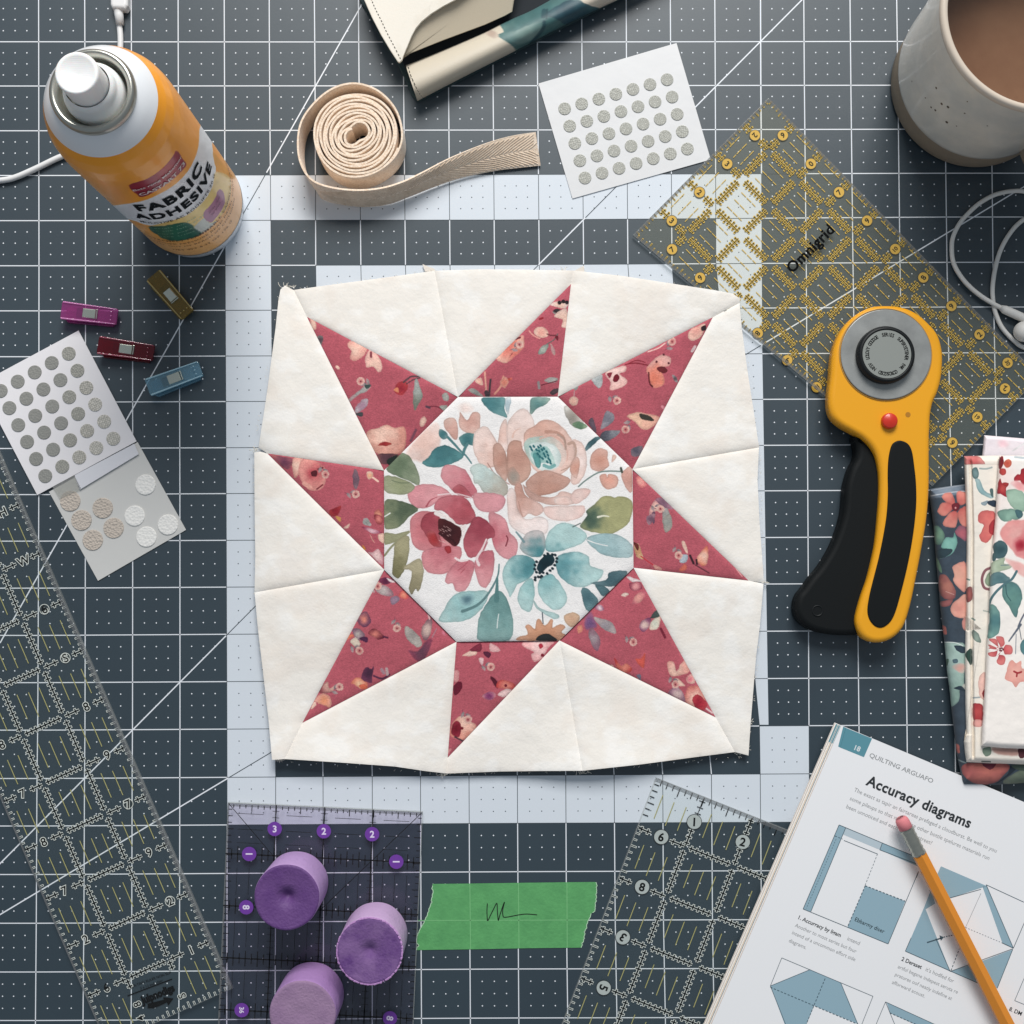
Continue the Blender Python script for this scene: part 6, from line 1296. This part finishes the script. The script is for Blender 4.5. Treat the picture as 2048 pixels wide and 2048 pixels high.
def pa(c):
    c.T = (1848, 860, .20704); S = c.shape; x, y = c.p[:, 0], c.p[:, 1]; c.c *= (1+.2*(fbm(x/14, y/14, 3, 3)-.5))[:, None]
    co, co2 = (206, 92, 86), (226, 134, 120); 
    S([(55,570),(400,515),(410,600),(55,660)], (120,134,150), (70,84,100), edge=0, soft=3); c.stroke([(50,640),(130,625),(280,600),(410,590)], 10, (190,196,204), .8); c.stroke([(60,585),(200,560),(400,530)], 7, (180,186,196), .6)
    for pts in ([(170,640),(260,600),(300,700),(250,720)], [(320,600),(410,610),(410,700),(330,720)], [(130,790),(180,700),(280,720),(270,770),(200,830)], [(180,900),(260,790),(325,800),(310,930),(240,940)], [(325,790),(410,740),(415,930),(350,900)]): S(pts, co, co2, (300,745), 190)
    S([(270,715),(330,705),(345,750),(310,785),(270,760)], (120,30,44), None); c.dots([(305,752)], 9, (230,150,150)); S([(300,985),(345,925),(415,950),(412,1070),(350,1040)], (190,94,108), (150,90,110))
    S([(90,940),(140,930),(190,990),(195,1050),(150,1110),(100,1080)], (120,164,136), (84,120,110)); S([(165,1130),(210,1040),(280,1040),(295,990),(320,1060),(310,1140),(250,1210),(150,1240),(230,1180)], (130,190,176), (100,160,150)); S([(120,1160),(260,1145),(270,1180),(200,1230),(130,1230)], (44,66,76), None); S([(110,1230),(150,1280),(175,1380),(130,1340)], (110,150,120), None)
    S([(275,1330),(330,1285),(405,1290),(405,1550),(340,1530),(280,1450),(295,1400)], (236,168,146), (232,150,134)); S([(140,1420),(200,1400),(250,1450),(305,1560),(280,1640),(160,1600)], (190,116,100), (150,84,84)); S([(260,1700),(320,1640),(405,1590),(405,1800),(320,1808),(265,1770)], (232,150,134), (238,170,150)); S([(160,1660),(280,1640),(240,1700),(170,1705)], (160,90,90), None); c.stroke([(210,1560),(290,1590)], 6, (230,190,180), .6); S([(370,1850),(405,1800),(405,1932),(380,1920)], (214,140,130), None); S([(175,1890),(215,1910),(200,1960)], co, None)
    c.T = (1848, 1200, .20704)
    S([(175,250),(210,260),(220,330),(180,320)], (206,106,96), None); S([(195,415),(300,410),(395,440),(390,700),(385,840),(345,870),(345,930),(320,1000),(260,1020),(250,900),(225,720),(205,560)], (168,196,186), (140,172,160), (300,560), 400); c.stroke([(200,408),(300,412),(375,442)], 8, (220,228,224)); S([(290,440),(390,450),(395,510),(330,500)], (44,62,76), None); S([(275,580),(320,572),(325,605),(285,612)], (84,112,124), None); S([(270,640),(385,610),(385,700),(330,690)], (220,160,146), (190,180,170), soft=3, edge=0); S([(285,850),(360,830),(395,880),(345,870)], (44,62,76), None); S([(205,580),(240,570),(225,640)], (70,110,90), None); S([(370,830),(400,810),(400,870)], (200,200,190), None)
    S([(300,1390),(340,1400),(345,1470),(320,1470)], (206,106,96), None); S([(300,1530),(400,1565),(410,1580),(350,1560)], (150,170,170), None)
    S([(360,1620),(420,1575),(560,1580),(700,1570),(830,1600),(780,1680),(690,1760),(540,1788),(430,1740),(380,1690)], (206,110,96), (170,84,84), (600,1600), 300); S([(560,1580),(700,1570),(640,1640)], (120,44,60), None); S([(760,1770),(860,1680),(966,1640),(1060,1700),(1000,1770)], (110,124,104), (130,140,120)); S([(690,1770),(800,1690),(840,1600),(900,1620),(760,1740)], (36,48,62), None); S([(840,1600),(966,1590),(1060,1640),(930,1650)], (80,96,84), None)
cushion("folded_fabric", "dark slate floral fabric with coral and mint flowers, undermost of the folded fabrics",
    [(1859,978),(1931,968),(2110,960),(2110,1562)]+[(2048,1566),(1990,1570),(1927,1569.5)]+KS([(365,1740),(350,1650),(318,1500),(300,1350),(270,1100),(245,860),(222,700),(205,500),(185,320)])+KR([(155,1700),(148,1600),(120,1300),(92,930),(70,780),(55,660)]), .004, .0105, 26, pa, (58,72,86))
def pbm(c):
    c.T = (1848, 860, .20704); S = c.shape
    S([(380,250),(520,250),(590,328),(480,332),(385,330)], (206,90,90), (226,140,132)); c.stroke([(395,335),(480,335),(600,330),(720,330)], 6, (200,190,176), .7)
    S([(465,375),(510,365),(530,430),(510,475),(470,450)], (120,150,150), (90,120,120)); c.stroke([(540,372),(600,375),(655,362)], 16, (140,160,160), .8); S([(495,480),(540,480),(580,580),(665,630),(660,660),(600,640),(530,600)], (140,180,184), (170,200,200)); S([(640,570),(665,570),(665,650),(640,620)], (80,110,110), None); S([(555,700),(620,680),(600,725),(565,725)], (150,170,180), None); S([(610,695),(650,680),(695,690),(695,745),(640,730)], (40,56,76), None)
    S([(520,830),(560,785),(640,780),(690,810),(685,960),(620,1080),(560,1080),(535,1020),(580,920),(530,890)], (232,120,110), (226,104,100), (660,920), 160); S([(630,920),(690,860),(690,1000),(635,1000)], (190,50,60), None)
    c.stroke([(650,1330),(590,1360),(560,1440),(580,1520),(630,1540)], 26, (130,70,80), .9); S([(590,1440),(640,1370),(640,1500),(600,1490)], (150,170,140), None); c.stroke([(415,1440),(440,1448)], 14, (110,140,130)); S([(408,1540),(460,1520),(460,1640),(410,1660)], (180,90,84), (150,80,80)); c.stroke([(575,1745),(620,1755)], 14, (150,160,150), .7); c.stroke([(465,1820),(490,1835)], 16, (130,150,140))
    c.T = (1848, 1200, .20704)
    S([(465,290),(520,320),(548,385),(540,415),(470,370)], (150,170,156), (120,140,130)); S([(398,520),(460,470),(460,620),(425,590)], (44,76,66), None); c.stroke([(475,945),(540,940)], 14, (150,160,164)); S([(535,740),(590,700),(600,830),(590,960),(540,930),(525,820)], (240,190,176), None); S([(560,900),(598,860),(595,960)], (160,50,56), None); S([(472,1005),(560,1010),(570,1080),(560,1170),(480,1160)], (200,70,70), (180,50,56)); S([(480,1160),(560,1165),(555,1225),(480,1220)], (236,160,150), None)
    S([(565,1440),(640,1420),(650,1480),(590,1510)], (130,150,130), None); S([(660,1430),(900,1440),(900,1500),(720,1490)], (200,150,136), None, edge=0, soft=4); S([(905,1440),(966,1440),(1000,1500),(930,1530)], (96,44,52), None); S([(715,1420),(750,1400),(785,1420)], (180,50,56), None); c.stroke([(560,1560),(640,1562)], 14, (70,84,80), .8)
def xb(v):
    x, y = v[:, 0], v[:, 1]; e1 = np.interp(y, [912, 1067, 1260, 1407, 1467], [1940, 1944, 1943.5, 1944, 1946]); return -.0030*np.exp(-((x-e1)/3.0)**2)-.0020*np.clip((e1-x)/5, 0, 1)*(y < 1470)
cushion("folded_fabric", "narrow cream fold of floral fabric between the dark slate fabric and the wide cream fabric",
    KR([(385,252),(720,246)])+[(2110,912),(2110,1529)]+KS([(966,1590),(600,1577),(410,1566),(395,1470),(385,1370),(408,1290),(398,1000),(396,500),(402,150)])+KR([(408,1932),(408,1500),(412,1000),(400,600),(390,340)]), .010, .0158, 13, pbm, (244,234,220), extra=xb)
def pcm(c):
    c.T = (1848, 860, .20704); S = c.shape; x, y = c.p[:, 0], c.p[:, 1]
    t = np.clip((fbm(x/60, y/80, 6, 2)-.35)*2*np.clip((1100-y)/200, 0, 1), 0, .6)[:, None]; c.c = c.c*(1-t)+np.array((248, 196, 190.))*t
    S([(735,265),(765,260),(765,330),(735,380),(720,340)], (140,30,40), None); S([(770,310),(810,280),(845,300),(840,345),(800,365),(770,340)], (206,70,54), (226,110,80)); S([(740,370),(790,380),(790,425),(750,440),(728,410)], (204,64,60), None); c.stroke([(880,262),(966,270)], 22, (150,170,180), .7)
    S([(870,460),(900,430),(930,430),(940,375),(1000,380),(1010,480),(960,540),(930,490),(880,500)], (196,44,52), (170,30,44)); S([(735,470),(755,520),(810,510),(815,540),(790,570),(800,650),(740,620),(705,610),(715,520)], (206,70,66), (176,30,44), (760,560), 90); S([(750,520),(780,505),(818,518),(790,545)], (190,50,50), None); S([(830,520),(900,490),(1010,560),(960,600)], (244,160,160), (248,200,196), soft=4, edge=0)
    S([(790,590),(850,570),(920,580),(980,640),(980,780),(880,770),(820,700)], (168,200,176), (150,184,160)); S([(705,800),(760,770),(870,765),(960,820),(900,870),(850,860),(830,888),(750,870)], (140,180,160), (110,150,136)); S([(880,775),(930,775),(960,820),(910,860)], (70,110,116), None)
    S([(735,980),(820,880),(920,870),(1040,900),(1050,1240),(920,1230),(850,1160),(760,1060)], (246,176,168), (240,150,146), (950,1050), 240, soft=3, edge=.03); S([(870,1050),(930,1020),(960,960),(1040,950),(1040,1200),(900,1220),(860,1120)], (216,90,96), (236,140,140), (960,1100), 130, soft=5, edge=0); S([(890,1080),(960,1060),(1000,1140),(900,1170)], (176,30,50), (210,80,90), soft=4, edge=0)
    S([(668,1120),(720,1065),(790,1095),(805,1170),(770,1230),(700,1240),(672,1170)], (44,76,84), (70,104,110)); S([(665,1190),(700,1200),(690,1260),(662,1262)], (70,104,110), None); S([(650,1290),(720,1250),(785,1230),(775,1290),(850,1300),(830,1340),(750,1360),(650,1410)], (168,186,156), (190,204,178)); c.stroke([(745,1308),(850,1302)], 10, (120,140,140)); S([(780,1240),(860,1260),(966,1300),(1040,1400),(960,1420),(850,1330)], (248,178,172), (248,200,192), soft=4, edge=0)
    S([(645,1400),(740,1370),(800,1410),(830,1430),(800,1470),(700,1490),(630,1510)], (80,120,126), (110,146,150)); c.stroke([(895,1365),(850,1440),(790,1480),(700,1560),(640,1650),(625,1760)], 24, (76,116,124)); S([(755,1530),(800,1480),(870,1470),(930,1530),(948,1630),(910,1740),(895,1808),(865,1790),(820,1700),(770,1640)], (100,150,140), (84,130,130)); c.stroke([(790,1500),(800,1590),(840,1650)], 8, (50,90,96))
    S([(640,1700),(680,1690),(730,1760),(735,1860),(720,1960),(650,2010),(610,2000),(630,1850)], (76,126,130), (120,166,156)); c.stroke([(990,1740),(940,1830),(910,1900)], 16, (96,104,120)); c.stroke([(935,1880),(820,2040)], 22, (90,100,116), w1=10)
    c.T = (1848, 1200, .20704)
    c.stroke([(890,330),(885,520)], 7, (120,126,140)); S([(930,430),(966,380),(1010,420),(1000,540),(940,500)], (84,136,140), None); c.stroke([(920,260),(940,380)], 8, (100,110,120))
    for i, (x_, y_) in enumerate([(670,420),(735,400),(812,480),(745,575),(665,500)]): S([(745+(x_-745)*.2,478+(y_-478)*.2),(x_-38,y_-30),(x_-20,y_-48),(x_+30,y_-40),(x_+45,y_+10),(x_+25,y_+48),(x_-25,y_+45),(x_-45,y_+10)], (226,96,96) if i < 2 else (214,70,78), (236,120,116), (745,478), 120)
    c.dots([(735,470),(752,465),(765,478),(748,490),(735,488)], 9, (110,40,50))
    S([(820,610),(850,580),(890,610),(940,590),(945,660),(1010,680),(1000,780),(930,790),(890,848),(850,800),(780,760),(800,680)], (246,176,160), (244,160,146), edge=.04); c.stroke([(870,690),(905,705),(940,695)], 18, (180,44,50)); c.stroke([(900,705),(895,738)], 16, (180,44,50))
cushion("folded_fabric", "wide cream fabric with pink and red watercolour flowers, topmost of the folded fabrics",
    KR([(725,250),(840,246)])+[(2110,912),(2110,1498)]+KS([(966,1437),(780,1432),(640,1418),(555,1410),(560,1250),(572,1100),(590,800),(604,500),(612,340)])+KR([(620,1932),(632,1600),(642,1350),(665,1100),(690,830),(706,520)]), .0165, .0205, 12, pcm, (252,243,235))
def pdm(c):
    c.T = (1848, 860, .20704); c.shape([(700,100),(760,90),(830,110),(800,180),(720,170)], (246,200,210), (240,222,226), soft=8, edge=0); c.shape([(850,200),(966,120),(966,140),(870,205)], (250,246,248), None)
cushion("fabric_scrap", "pale pink scrap of fabric peeking out above the folded fabrics",
    KR([(580,50),(700,60),(966,82)])+[(2110,880),(2110,925),(1962,925)]+KR([(562,235),(572,140)]), .004, .0075, 8, pdm, (238,226,232), cat="fabric scrap")
